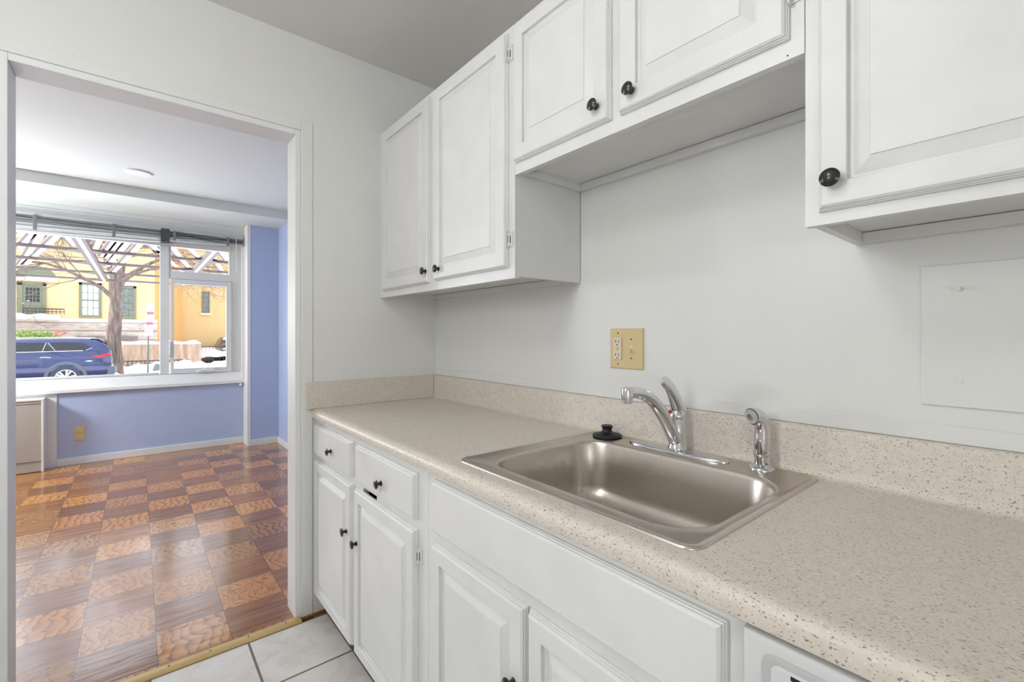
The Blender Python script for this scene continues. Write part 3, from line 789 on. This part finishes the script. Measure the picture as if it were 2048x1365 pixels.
for s in ((-1.254, 10.409, -1.735, 12.637), (-1.174, 10.419, -2.122, 15.595), (-.98, 10.414, -2.042, 15.528),
          (-.495, 10.466, -.60, 11.6), (-.286, 10.38, -.571, 12.859), (-.202, 10.4, -.503, 13.07), (-.105, 10.365, -.564, 14.646), (.07, 10.358, -.508, 16.114),
          (-.91, 10.4, -.89, 11.7), (.196, 10.538, .343, 11.606), (.452, 10.322, 1.0, 13.8), (.679, 10.216, 1.061, 11.916), (.572, 12.79, .881, 14.504), (1.22, 10.394, 1.541, 11.752),
          (-1.391, 10.448, -1.547, 11.163), (1.35, 12.0, 1.9, 15.0)):
    raf(*s)

# ---- blue car
r = thing('blue_suv', (-3.2, 21.95, -.55), 'dark blue SUV parked at the kerb beyond the window', 'car')
GZ = -.55; YS = 21.0; YC = 21.95
# stations along x from tail to nose: (x, z_low, z_belt, z_top, half width low/belt, half width top)
stn = [(-.66, .02, .22, .26, .60, .58), (-.68, -.12, .30, .45, .80, .74), (-.71, -.20, .50, .66, .89, .78), (-.80, -.24, .62, .86, .93, .76),
       (-.95, -.26, .66, 1.01, .94, .74), (-1.12, -.27, .68, 1.09, .94, .70), (-1.45, -.27, .67, 1.11, .95, .72), (-2.0, -.27, .66, 1.115, .95, .73), (-2.7, -.27, .64, 1.11, .95, .73),
       (-3.4, -.27, .62, 1.08, .95, .73), (-4.0, -.27, .60, .98, .95, .70), (-4.6, -.26, .56, .60, .94, .80), (-5.2, -.25, .46, .50, .92, .76), (-5.55, -.20, .34, .38, .84, .68), (-5.68, -.06, .20, .22, .66, .55)]
def car_ring(x, zl, zb, zt, wb, wt):
    half = [(wb * .93, zl), (wb * .985, zl + .10 * (zb - zl)), (wb, zl + .45 * (zb - zl)), (wb * .99, zl + .8 * (zb - zl)), (wb * .955, zb), (wt + (wb * .955 - wt) * .45, zb + .55 * (zt - zb)), (wt + .015, zt - .10 * (zt - zb)), (wt - .06, zt), (wt * .5, zt + .012)]
    return [(x, YC - a, b) for a, b in half] + [(x, YC + a, b) for a, b in reversed(half)]
MB().loft([car_ring(*s) for s in stn]).build('body', 'car_blue', r, smooth=38)
def side_y(z, zb=.66, zt=1.11):            # outer surface of the greenhouse at height z
    t_ = (z - zb) / (zt - zb); wb, wt = .95 * .955, .73
    if t_ < .55: a = wb + (wt + (wb - wt) * .45 - wb) * t_ / .55
    else: a = (wt + (wb - wt) * .45) + ((wt + .015) - (wt + (wb - wt) * .45)) * (t_ - .55) / .35
    return YC - a
def side_poly(name, mat, pts, off=.012, th=.02):
    A = [(x, side_y(z) - off, z) for x, z in pts]; B = [(x, side_y(z) + th, z) for x, z in pts]
    return MB().loft([B, A]).build(name, mat, r)
side_poly('rear_quarter_glass', 'dark_glass', [(-2.27, .70), (-1.40, .72), (-1.24, .83), (-1.36, .93), (-1.50, .985), (-2.20, .985)])
side_poly('rear_door_glass', 'dark_glass', [(-3.10, .69), (-2.33, .70), (-2.20, .80), (-2.34, .985), (-3.05, .985)])
side_poly('front_door_glass', 'dark_glass', [(-4.05, .67), (-3.16, .69), (-3.12, .985), (-3.70, .96)])
side_poly('window_trim', 'alloy', [(-4.1, .655), (-1.42, .695), (-1.42, .715), (-4.1, .675)], off=.018)
side_poly('pillar_trim', 'grey_plastic', [(-2.385, .71), (-2.37, .71), (-2.30, .975), (-2.315, .975)], off=.016)
side_poly('pillar_trim', 'grey_plastic', [(-2.095, .72), (-2.08, .72), (-2.255, .975), (-2.27, .975)], off=.016)
side_poly('pillar_trim', 'grey_plastic', [(-1.36, .72), (-1.33, .72), (-1.18, .80), (-1.21, .80)], off=.016)
MB().tube([(-4.0, YC - .70, 1.04), (-3.6, YC - .71, 1.115), (-2.0, YC - .71, 1.15), (-1.2, YC - .69, 1.12)], .016, 8).build('roof_rail', 'alloy', r, smooth=50)
MB().tube([(-4.0, YC + .70, 1.04), (-3.6, YC + .71, 1.115), (-2.0, YC + .71, 1.15), (-1.2, YC + .69, 1.12)], .016, 8).build('roof_rail', 'alloy', r, smooth=50)
MB().loft([[(-1.25, y, 1.10), (-1.25, y, 1.125), (-.90, y, 1.075), (-.88, y, 1.055)] for y in (YC - .68, YC + .68)]).build('spoiler', 'car_blue', r, bevel=.01)
MB().loft([[(-.90 , YC - .60, 1.05), (-.74, YC - .72, .70), (-.72, YC - .72, .70), (-.88, YC - .60, 1.05)], [(-.90 , YC + .60, 1.05), (-.74, YC + .72, .70), (-.72, YC + .72, .70), (-.88, YC + .60, 1.05)]]).build('rear_window', 'dark_glass', r)
MB().loft([[(-1.22, YS + .0, .50), (-.80, YS + .0, .60), (-.70, YS + .05, .61), (-.68, YS + .05, .52), (-1.0, YS - .01, .475)], [(-1.18, YS + .08, .50), (-.78, YS + .16, .60), (-.74, YS + .36, .60), (-.73, YS + .36, .52), (-1.0, YS + .12, .48)]]).build('tail_light', 'car_red', r, bevel=.006)
MB().tube([(-2.42, YS - .02, .50), (-2.36, YS - .035, .505), (-2.22, YS - .035, .50), (-2.18, YS - .015, .49)], .016, 8).build('door_handle', 'alloy', r, smooth=50)
MB().loft([[(-.60, y, -.10), (-.60, y, .10), (-.70, y, .16), (-1.30, y, -.06), (-1.30, y, -.22), (-.8, y, -.24)] for y in (YS + .03, YC + .92)]).build('rear_bumper', 'car_cladding', r, bevel=.02)
MB().box(-5.2, -2.4, YS - .004, YS + .2, -.28, -.16).build('sill_cladding', 'car_cladding', r, bevel=.01)
WX = (-1.83, -4.75)
for wx in WX:
    # arch cladding: half annulus
    ri, ro = .43, .52; A = []
    for k in range(25):
        a = math.radians(-12 + 204 * k / 24); c, s_ = math.cos(a), math.sin(a)
        A.append([(wx + ri * c, YS - .015, -.17 + ri * s_), (wx + ro * c, YS - .015, -.17 + ro * s_), (wx + ro * c, YS + .10, -.17 + ro * s_), (wx + ri * c, YS + .10, -.17 + ri * s_)])
    MB().loft(A).build('wheel_arch', 'car_cladding', r, smooth=50)
    MB().lathe((wx, YS + .03, -.17), [(.44, 0), (.44, .025)], '-y', 40).build('wheel_well', 'iron', r)
    wh = MB().lathe((wx, YS + .19, -.17), [(.25, 0), (.37, 0), (.385, .03), (.385, .17), (.37, .205), (.27, .21), (.26, .16)], '-y', 40).build('tire', 'tire', r, smooth=40)
    rm = MB()
    rm.lathe((wx, YS + .02, -.17), [(.262, 0), (.268, .012), (.262, .035), (.235, .030), (.225, .004)], '-y', 40)
    rm.lathe((wx, YS + .02, -.17), [(.06, 0), (.06, .02), (.03, .028)], '-y', 20)
    for k in range(10):
        a = 2 * PI * k / 10 + (.10 if k % 2 else -.10) + .3; c, s_ = math.cos(a), math.sin(a)
        p_ = [(.04, .016), (.245, .030), (.245, -.030), (.04, -.016)]
        ring = lambda yy: [(wx + q_ * c - w_ * s_, yy, -.17 + q_ * s_ + w_ * c) for q_, w_ in p_]
        rm.loft([ring(YS + .02), ring(YS - .008)])
    rm.build('rim', 'alloy', wh, smooth=30)

# ---- street tree
r = thing('street_tree', (-.62, 23.5, -.3), 'bare street tree with a knotty grey trunk behind the car', 'tree')
TP = [(-.62, 23.5, -.40, .24, .22), (-.61, 23.5, -.19, .20, .2), (-.60, 23.5, .19, .178, .17), (-.66, 23.5, .50, .195, .17), (-.69, 23.5, .78, .205, .18), (-.71, 23.5, 1.2, .222, .19), (-.71, 23.5, 1.55, .24, .2), (-.68, 23.5, 1.75, .205, .18),
      (-.645, 23.5, 1.98, .215, .18), (-.66, 23.5, 2.2, .180, .17), (-.68, 23.5, 2.45, .168, .16), (-.672, 23.5, 2.6, .165, .16), (-.69, 23.5, 2.88, .185, .16), (-.65, 23.5, 3.1, .21, .17), (-.62, 23.5, 3.3, .24, .18), (-.62, 23.5, 3.45, .22, .16)]
rings = []
for i in range((len(TP) - 1) * 4 + 1):
    k = min(i // 4, len(TP) - 2); t_ = i / 4 - k; a = TP[k]; b = TP[k + 1]
    p = [a[j] + (b[j] - a[j]) * t_ for j in range(5)]
    ring = []
    for q in range(20):
        an = 2 * PI * q / 20; jj = 1 + .05 * math.sin(an * 5 + i * .15) + .035 * math.sin(an * 3 - i * .4) + random.uniform(-.018, .018)
        ring.append((p[0] + p[3] * math.cos(an) * jj, p[1] + p[4] * math.sin(an) * jj, p[2]))
    rings.append(ring)
MB().loft(rings).build('trunk', 'bark', r, smooth=70)
MB().tube([(-.60, 23.38, 2.80), (-.60, 23.30, 2.80)], [(.10, .06), (.07, .04)], 14, up=(0, 0, 1)).build('knot_scar', 'bark', r, smooth=50)
limbs = [([(-.72, 23.5, 2.70), (-.87, 23.5, 2.82), (-1.04, 23.48, 3.03), (-1.32, 23.45, 3.22), (-1.6, 23.4, 3.39), (-2.07, 23.3, 3.65), (-2.53, 23.2, 3.8), (-3.3, 23.1, 3.85)], [.10, .085, .07, .065, .055, .05, .04, .03]),
         ([(-.55, 23.5, 3.3), (-.38, 23.5, 3.45), (-.08, 23.5, 3.75), (.23, 23.5, 4.02), (.63, 23.5, 4.28), (1.5, 23.4, 4.7)], [.13, .11, .085, .07, .055, .04]),
         ([(-.58, 23.5, 3.35), (-.50, 23.5, 3.7), (-.42, 23.5, 4.2), (-.2, 23.5, 4.9), (0.1, 23.5, 6.2)], [.13, .11, .10, .08, .05]),
         ([(-.68, 23.5, 3.3), (-.78, 23.5, 3.7), (-.95, 23.5, 4.2), (-1.2, 23.5, 4.9), (-1.6, 23.5, 6.0)], [.12, .10, .08, .07, .05]),
         ([(-.40, 23.5, 3.4), (-.1, 23.4, 3.65), (.35, 23.3, 3.85), (.9, 23.2, 3.95), (1.8, 23.1, 4.0)], [.07, .06, .05, .04, .02])]
for pth, rd in limbs: MB().tube(pth, rd, 10, jitter=.06).build('limb', 'bark', r, smooth=60)
tw = MB()
def branch(p, d, L, rad, dep):
    pts = [p]; q = p.copy(); dd = d.copy(); n_ = 5
    for i in range(n_):
        dd = (dd + Vector((random.uniform(-.25, .25), random.uniform(-.2, .2), random.uniform(-.2, .22)))).normalized()
        q = q + dd * L / n_; pts.append(q.copy())
        if dep > 0 and random.random() < .75:
            branch(q.copy(), (dd + Vector((random.uniform(-.9, .9), random.uniform(-.5, .5), random.uniform(-.6, .7)))).normalized(), L * .62, rad * .6, dep - 1)
    tw.tube(pts, [rad * (1 - .7 * i / n_) for i in range(n_ + 1)], 4)
for p, d, L in (((-1.04, 23.48, 3.03), (-.6, 0, .7), 1.6), ((-1.6, 23.4, 3.39), (-.8, 0, -.25), 1.6), ((-2.07, 23.3, 3.65), (-.8, 0, .5), 1.6), ((-1.6, 23.4, 3.4), (-.4, 0, .8), 1.4), ((-2.5, 23.2, 3.8), (-.9, 0, -.3), 1.5), ((-2.6, 23.2, 3.8), (-.8, 0, -.6), 1.2),
                ((-.08, 23.5, 3.75), (.8, 0, .1), 1.5), ((.23, 23.5, 4.0), (.9, 0, -.15), 1.8), ((.63, 23.5, 4.28), (.8, 0, .3), 1.8), ((1.0, 23.4, 4.4), (.9, 0, -.3), 2.2), ((1.5, 23.3, 4.5), (.9, 0, -.5), 2.0), ((1.6, 23.3, 4.6), (.9, 0, -.1), 2.4), ((2.2, 23.3, 4.7), (.6, 0, -.7), 1.6), ((.9, 23.2, 3.95), (.7, 0, -.5), 1.5),
                ((-.78, 23.5, 3.7), (-.7, 0, .3), 1.6), ((-.42, 23.5, 4.2), (.6, 0, .3), 1.6), ((-.95, 23.5, 4.2), (-.9, 0, .0), 1.8), ((-.5, 23.5, 3.9), (.2, 0, .8), 1.4), ((-.2, 23.5, 4.6), (.8, 0, .2), 1.8), ((-.6, 23.4, 3.6), (-.2, 0, .9), 1.3)):
    branch(Vector(p), Vector(d).normalized(), L, .018, 3)
tag(tw.build('twigs', 'twig', r), kind='stuff')

# ---- kerb sign post
r = thing('parking_sign_post', (.33, 22.7, -.3), 'thin metal pole with a stack of white and red street signs', 'street sign')
MB().tube([(.31, 22.7, -.35), (.33, 22.7, 1.3), (.36, 22.7, 2.4)], .028, 8).build('pole', 'pole_metal', r, smooth=50)
SZ = [(1.16, 1.62, .34, 3, 0), (1.64, 2.02, .36, 3, 1), (2.04, 2.44, .39, 3, 1)]
for z0, z1, xc, nl, red in SZ:
    p_ = MB().box(xc - .125, xc + .125, 22.645, 22.66, z0, z1).build('sign_panel', 'sign_white', r, bevel=.01)
    m_ = MB()
    for k in range(5): m_.box(xc - .09 + .02 * (k % 2), xc + .09 - .015 * ((k + 1) % 3), 22.640, 22.645, z1 - .08 - k * .055, z1 - .065 - k * .055)
    m_.build('printed_lines', 'sign_grey', p_)
    b_ = MB()
    if red: b_.box(xc - .11, xc + .11, 22.639, 22.645, z0 + .005, z0 + .09)
    else: b_.box(xc - .10, xc + .10, 22.639, 22.645, z0 + .01, z0 + .035)
    b_.build('red_band', 'sign_red', p_)

# ---- snow covered kerbside meter box by the sign
r = thing('kerbside_valve_box', (.62, 24.2, -.2), 'snow capped grey box standing in the snow right of the sign pole', 'box')
MB().loft([[(x0, y, z) for x0, y, z in ((.46, yy, -.25), (.74, yy, -.25), (.78, yy, .00), (.56, yy, .04))] for yy in (24.0, 24.4)]).build('housing', 'pole_metal', r, bevel=.04)
MB().lathe((.62, 24.2, .01), [(.14, 0), (.13, .05), (.09, .10), (.01, .12)], 'z', 16, sy=.8).build('snow_cap', 'snow', r, smooth=60)

# ---- retaining wall with snow cap, raised yard behind it
o = box(-8, 2.60, 29.0, 29.35, -.6, .76).build('retaining_wall', 'old_concrete', bevel=.03, root=(-2, 29.2, -.5)); tag(o, 'brown weathered concrete retaining wall across the street', 'garden wall')
def snow_cap(name, x0, x1, y0, y1, z, h, label, n=40, seed=1):
    rnd = random.Random(seed); rings = []
    for i in range(n + 1):
        x = x0 + (x1 - x0) * i / n; hh = h * (.55 + .45 * math.sin(i * .55 + seed) ** 2) * (1 if 0 < i < n else .3) * rnd.uniform(.85, 1.1)
        rings.append([(x, y0, z), (x, y0 - .02, z + hh * .5), (x, y0 + (y1 - y0) * .2, z + hh), (x, y1 - (y1 - y0) * .2, z + hh), (x, y1, z + hh * .5), (x, y1, z)])
    o = MB().loft(rings).build(name, 'snow', smooth=70, root=((x0 + x1) / 2, (y0 + y1) / 2, z)); tag(o, label, 'snow', kind='stuff'); return o
snow_cap('wall_top_snow', -8, 2.60, 29.02, 29.34, .762, .20, 'thick snow lying along the top of the retaining wall', 60)
struct('ground_terrace', box(-12, 2.45, 29.36, 33.9, -.5, .70), 'snow')

# ---- iron fences
def fence(name, x0, x1, y, z0, z1, nb, label, rad=.012):
    r = thing(name, ((x0 + x1) / 2, y, z0), label, 'fence')
    MB().box(x0, x1, y - .02, y + .02, z1 - .05, z1).build('top_rail', 'iron', r)
    MB().box(x0, x1, y - .015, y + .015, z0 + .12, z0 + .15).build('bottom_rail', 'iron', r)
    for k in range(nb + 1):
        x = x0 + (x1 - x0) * k / nb
        MB().box(x - rad, x + rad, y - rad, y + rad, z0, z1).build('baluster', 'iron', r)
fence('iron_fence', 2.66, 6.2, 29.2, -.40, .62, 22, 'black iron fence beyond the end of the retaining wall', .008)
fence('stair_railing', -4.5, -3.0, 33.72, 2.32, 2.62, 10, 'black iron railing in front of the green door', .010)
r = thing('wire_edging', (-.1, 27.5, -.2), 'low dark looped wire edging along the foot of the retaining wall', 'edging')
m_ = MB()
for k in range(16):
    x = -.6 + k * .16; m_.tube([(x + .11 * math.cos(a), 27.9, -.10 + .11 * math.sin(a)) for a in [i * PI / 8 for i in range(17)]], .014, 5)
m_.build('loops', 'iron', r); MB().box(-.7, 2.0, 27.88, 27.92, -.03, .02).build('rail', 'iron', r)

# ---- yellow house opposite
r = thing('yellow_house', (-2, 36, -.5), 'pale yellow brick house with green door and rough stone base', 'house')
FY_ = 34.0
MB().box(-12, .78, FY_, 42, .20, 9.5).build('front_wall', 'yellow_brick', r)
MB().loft([[(.78, FY_, z), (2.42, 38.9, z), (2.42, 42, z), (.78, 42, z)] for z in (.3, 9.5)]).build('side_bay', 'yellow_shaded', r)  # deeper yellow paints in the shade on this angled face
MB().box(-12, 1.3, FY_ - .25, FY_, 6.35, 6.9).box(-12, 1.2, FY_ - .12, FY_, 6.9, 9.6).box(-12, 1.35, FY_ - .4, FY_, 6.9, 7.05).build('cornice', 'brown_roof', r)
# rough faced stone courses
for z0, z1, pj in ((.30, .92, .10), (.95, 1.45, .05), (1.48, 1.90, .12), (1.90, 2.13, .06)):
    nx = 60; rings = []
    for i in range(nx + 1):
        x = -9 + (9.9) * i / nx; j1 = random.uniform(-.03, .05); j2 = random.uniform(-.04, .06)
        rings.append([(x, FY_ + .1, z0), (x, FY_ - pj - j1 * .5, z0 + .01), (x, FY_ - pj - .05 - j2, z0 + (z1 - z0) * .35), (x, FY_ - pj - .05 - j1, z0 + (z1 - z0) * .7), (x, FY_ - pj, z1 - .01), (x, FY_ + .1, z1)])
    MB().loft(rings).build('stone_course', 'rough_stone' if z1 < 2 else 'cream_stone', r, smooth=40)
def ext_window(x0, x1, z0, z1, y, mat, lintel=True, glass_='curtain', cols=3, fr=.12):
    f = MB().box(x0, x0 + fr, y - .06, y + .05, z0, z1).box(x1 - fr, x1, y - .06, y + .05, z0, z1).box(x0, x1, y - .06, y + .05, z1 - fr, z1).box(x0 - .0, x1 + .0, y - .08, y + .05, z0, z0 + fr).build('window', mat, r)
    MB().box(x0 + fr, x1 - fr, y - .02, y + .02, z0 + fr, z1 - fr).build('pane', glass_, f)
    zm = (z0 + z1) / 2; m = MB().box(x0 + fr, x1 - fr, y - .05, y - .02, zm - .03, zm + .03)
    for k in range(1, cols):
        x = x0 + fr + (x1 - x0 - 2 * fr) * k / cols; m.box(x - .011, x + .011, y - .035, y - .02, z0 + fr, z1 - fr)
    for zz_ in (z0 + fr + (zm - z0 - fr) / 2, zm + (z1 - fr - zm) / 2): m.box(x0 + fr, x1 - fr, y - .035, y - .02, zz_ - .011, zz_ + .011)
    m.build('muntins', mat, f)
    if lintel: MB().box(x0 - .10, x1 + .12, y - .10, y + .02, z1 + .02, z1 + .24).build('lintel', 'cream_stone', r)
    return f
ext_window(-2.45, -1.54, 2.19, 4.08, FY_ - .01, 'green_paint')
ext_window(-.95, -.06, 2.16, 4.02, FY_ - .01, 'green_paint', glass_='ext_glass')
# door with glazed upper half, arched panel above
f = MB().box(-4.75, -4.55, FY_ - .08, FY_, 2.3, 3.95).box(-3.82, -3.70, FY_ - .08, FY_, 2.3, 3.95).box(-4.75, -3.70, FY_ - .08, FY_, 3.80, 3.95).build('door_frame', 'green_paint', r)
dd = MB().box(-4.55, -3.82, FY_ - .04, FY_, 2.3, 3.80).build('door', 'green_paint', r)
MB().box(-4.44, -3.94, FY_ - .055, FY_ - .04, 2.95, 3.68).build('door_glass', 'dark_glass', dd)
m_ = MB()
for k in range(1, 4): m_.box(-4.44 + k * .125 - .012, -4.44 + k * .125 + .012, FY_ - .065, FY_ - .055, 2.95, 3.68)
for k in range(1, 4): m_.box(-4.44, -3.94, FY_ - .065, FY_ - .055, 2.95 + k * .18 - .012, 2.95 + k * .18 + .012)
m_.build('glazing_bars', 'green_paint', dd)
MB().box(-4.40, -4.28, FY_ - .075, FY_ - .065, 2.97, 3.02).build('notice', 'plate_white', dd)
MB().lathe((-4.52, FY_ - .04, 2.85), [(.03, 0), (.03, .04), (.01, .05)], '-y', 12).build('door_knob', 'brass_strip', dd)
MB().box(-4.9, -3.25, FY_ - .12, FY_ - .01, 4.02, 4.26).build('lintel', 'cream_stone', r)
MB().loft([[(-4.1 + .75 * math.cos(a), yy, 4.27 + .55 * math.sin(a)) for a in [i * PI / 16 for i in range(17)]] for yy in (FY_ - .05, FY_ - .005)]).build('arched_panel', 'green_paint', r)
MB().box(-5.0, -3.15, 32.95, FY_ - .18, 2.02, 2.16).build('porch_slab', 'cream_stone', r)
for x0, x1 in ((-2.55, -1.4), (-.85, .0)):
    MB().box(x0, x1, FY_ - .26, FY_ - .15, .98, 1.16).build('basement_grille', 'brown_roof', r)
snow_cap('porch_snow', -5.0, -3.12, 32.9, 33.6, 2.165, .17, 'snow lying on the porch ledge below the green door', 14, 3)

# ---- wing of the neighbouring house
r = thing('side_wing_house', (5, 41, 0), 'deeper yellow plastered house wing with one narrow window', 'house')
MB().box(2.45, 14, 40, 46, .0, 10).build('wall', 'wing_brick', r)
ext_window(3.63, 4.10, 2.85, 4.40, 39.99, 'green_paint', lintel=False, glass_='ext_glass', cols=1, fr=.06)
MB().box(3.55, 4.20, 39.86, 40.0, 2.70, 2.82).build('window_sill', 'snow', r)

# ---- black car in the yard, seen head-on
r = thing('black_car', (5.2, 36.0, .15), 'black car with a pale plate parked in the snow behind the iron fence', 'car')
def kr(y, zl, zb, zt, wb, wt): return [(5.1 - wb, y, zl), (5.1 - wb, y, zb), (5.1 - wt, y, zt), (5.1 + wt, y, zt), (5.1 + wb, y, zb), (5.1 + wb, y, zl)]
MB().loft([kr(35.0, -.25, .28, .33, .74, .66), kr(35.15, -.35, .42, .48, .86, .74), kr(36.1, -.35, .52, .58, .88, .74), kr(36.8, -.35, .55, 1.02, .88, .62), kr(38.2, -.35, .55, 1.05, .88, .62), kr(38.9, -.35, .5, .6, .86, .7)]).build('body', 'car_black', r, smooth=30, bevel=.04)
MB().box(4.55, 5.0, 34.93, 34.98, .02, .22).build('number_plate', 'plate_white', r)
MB().box(4.28, 4.45, 34.96, 35.05, .25, .36).build('headlight', 'alloy', r, bevel=.02)
MB().box(5.75, 5.92, 34.96, 35.05, .25, .36).build('headlight', 'alloy', r, bevel=.02)
for x in (4.3, 5.9):
    for y in (35.7, 38.1): MB().lathe((x, y, -.3), [(.3, -.1), (.33, -.05), (.33, .05), (.3, .1)], 'x', 20).build('wheel', 'tire', r, smooth=40)
MB().loft([[(4.42, y, .60), (4.6, y, .70), (5.6, y, .72), (5.78, y, .60)] for y in (35.4, 36.0)]).build('bonnet_snow', 'snow', r, bevel=.03)
for x, z, s_, mt in ((4.30, .95, .20, 'snow'), (4.70, 1.05, .18, 'snow')):
    pass
r = thing('garden_urn', (4.35, 33.2, .2), 'dark garden urn capped with snow behind the iron fence', 'planter')
MB().lathe((4.35, 33.2, .1), [(.20, 0), (.18, .06), (.07, .15), (.06, .45), (.22, .62), (.27, .80), (.25, .84)], 'z', 18).build('urn', 'iron', r, smooth=50)
MB().lathe((4.35, 33.2, .93), [(.27, 0), (.26, .07), (.14, .15), (.01, .17)], 'z', 18).build('snow_cap', 'snow', r, smooth=60)

# ---- shrub on the terrace
r = thing('evergreen_shrub', (-3.6, 31, .7), 'bushy green shrub with a few red leaves above the car roof', 'shrub')
for nm, mt, cnt, cx in (('foliage', 'leaf', 2600, -3.7), ('red_foliage', 'leaf_red', 160, -2.95)):
    m_ = MB()
    for i in range(cnt):
        a = random.uniform(0, 2 * PI); el = random.uniform(-.2, 1.3); rr_ = random.uniform(.6, 1)
        px = cx + (1.15 if nm == 'foliage' else .35) * rr_ * math.cos(a) * math.cos(el); py = 31.2 + .8 * rr_ * math.sin(a) * math.cos(el)
        pz = .85 + (.62 if nm == 'foliage' else .7) * rr_ * math.sin(el) * (1 - .25 * (px - cx))
        s_ = random.uniform(.03, .06); d1 = Vector((random.uniform(-1, 1), random.uniform(-1, 1), random.uniform(-1, 1))).normalized(); d2 = d1.orthogonal().normalized()
        p = Vector((px, py, pz)); m_.add([p - d1 * s_, p + d2 * s_ * .4, p + d1 * s_, p - d2 * s_ * .4], [(0, 1, 2, 3)])
    tag(m_.build(nm, mt, r), kind='stuff')
m_ = MB()
for k in range(7): m_.tube([(-3.6, 31.2, .68), (-3.6 + .13 * (k - 3), 31.2 + .05 * (k % 3), 1.0), (-3.6 + .3 * (k - 3), 31.2 + .08 * (k % 3), 1.35)], .02, 5)
m_.build('stems', 'twig', r)
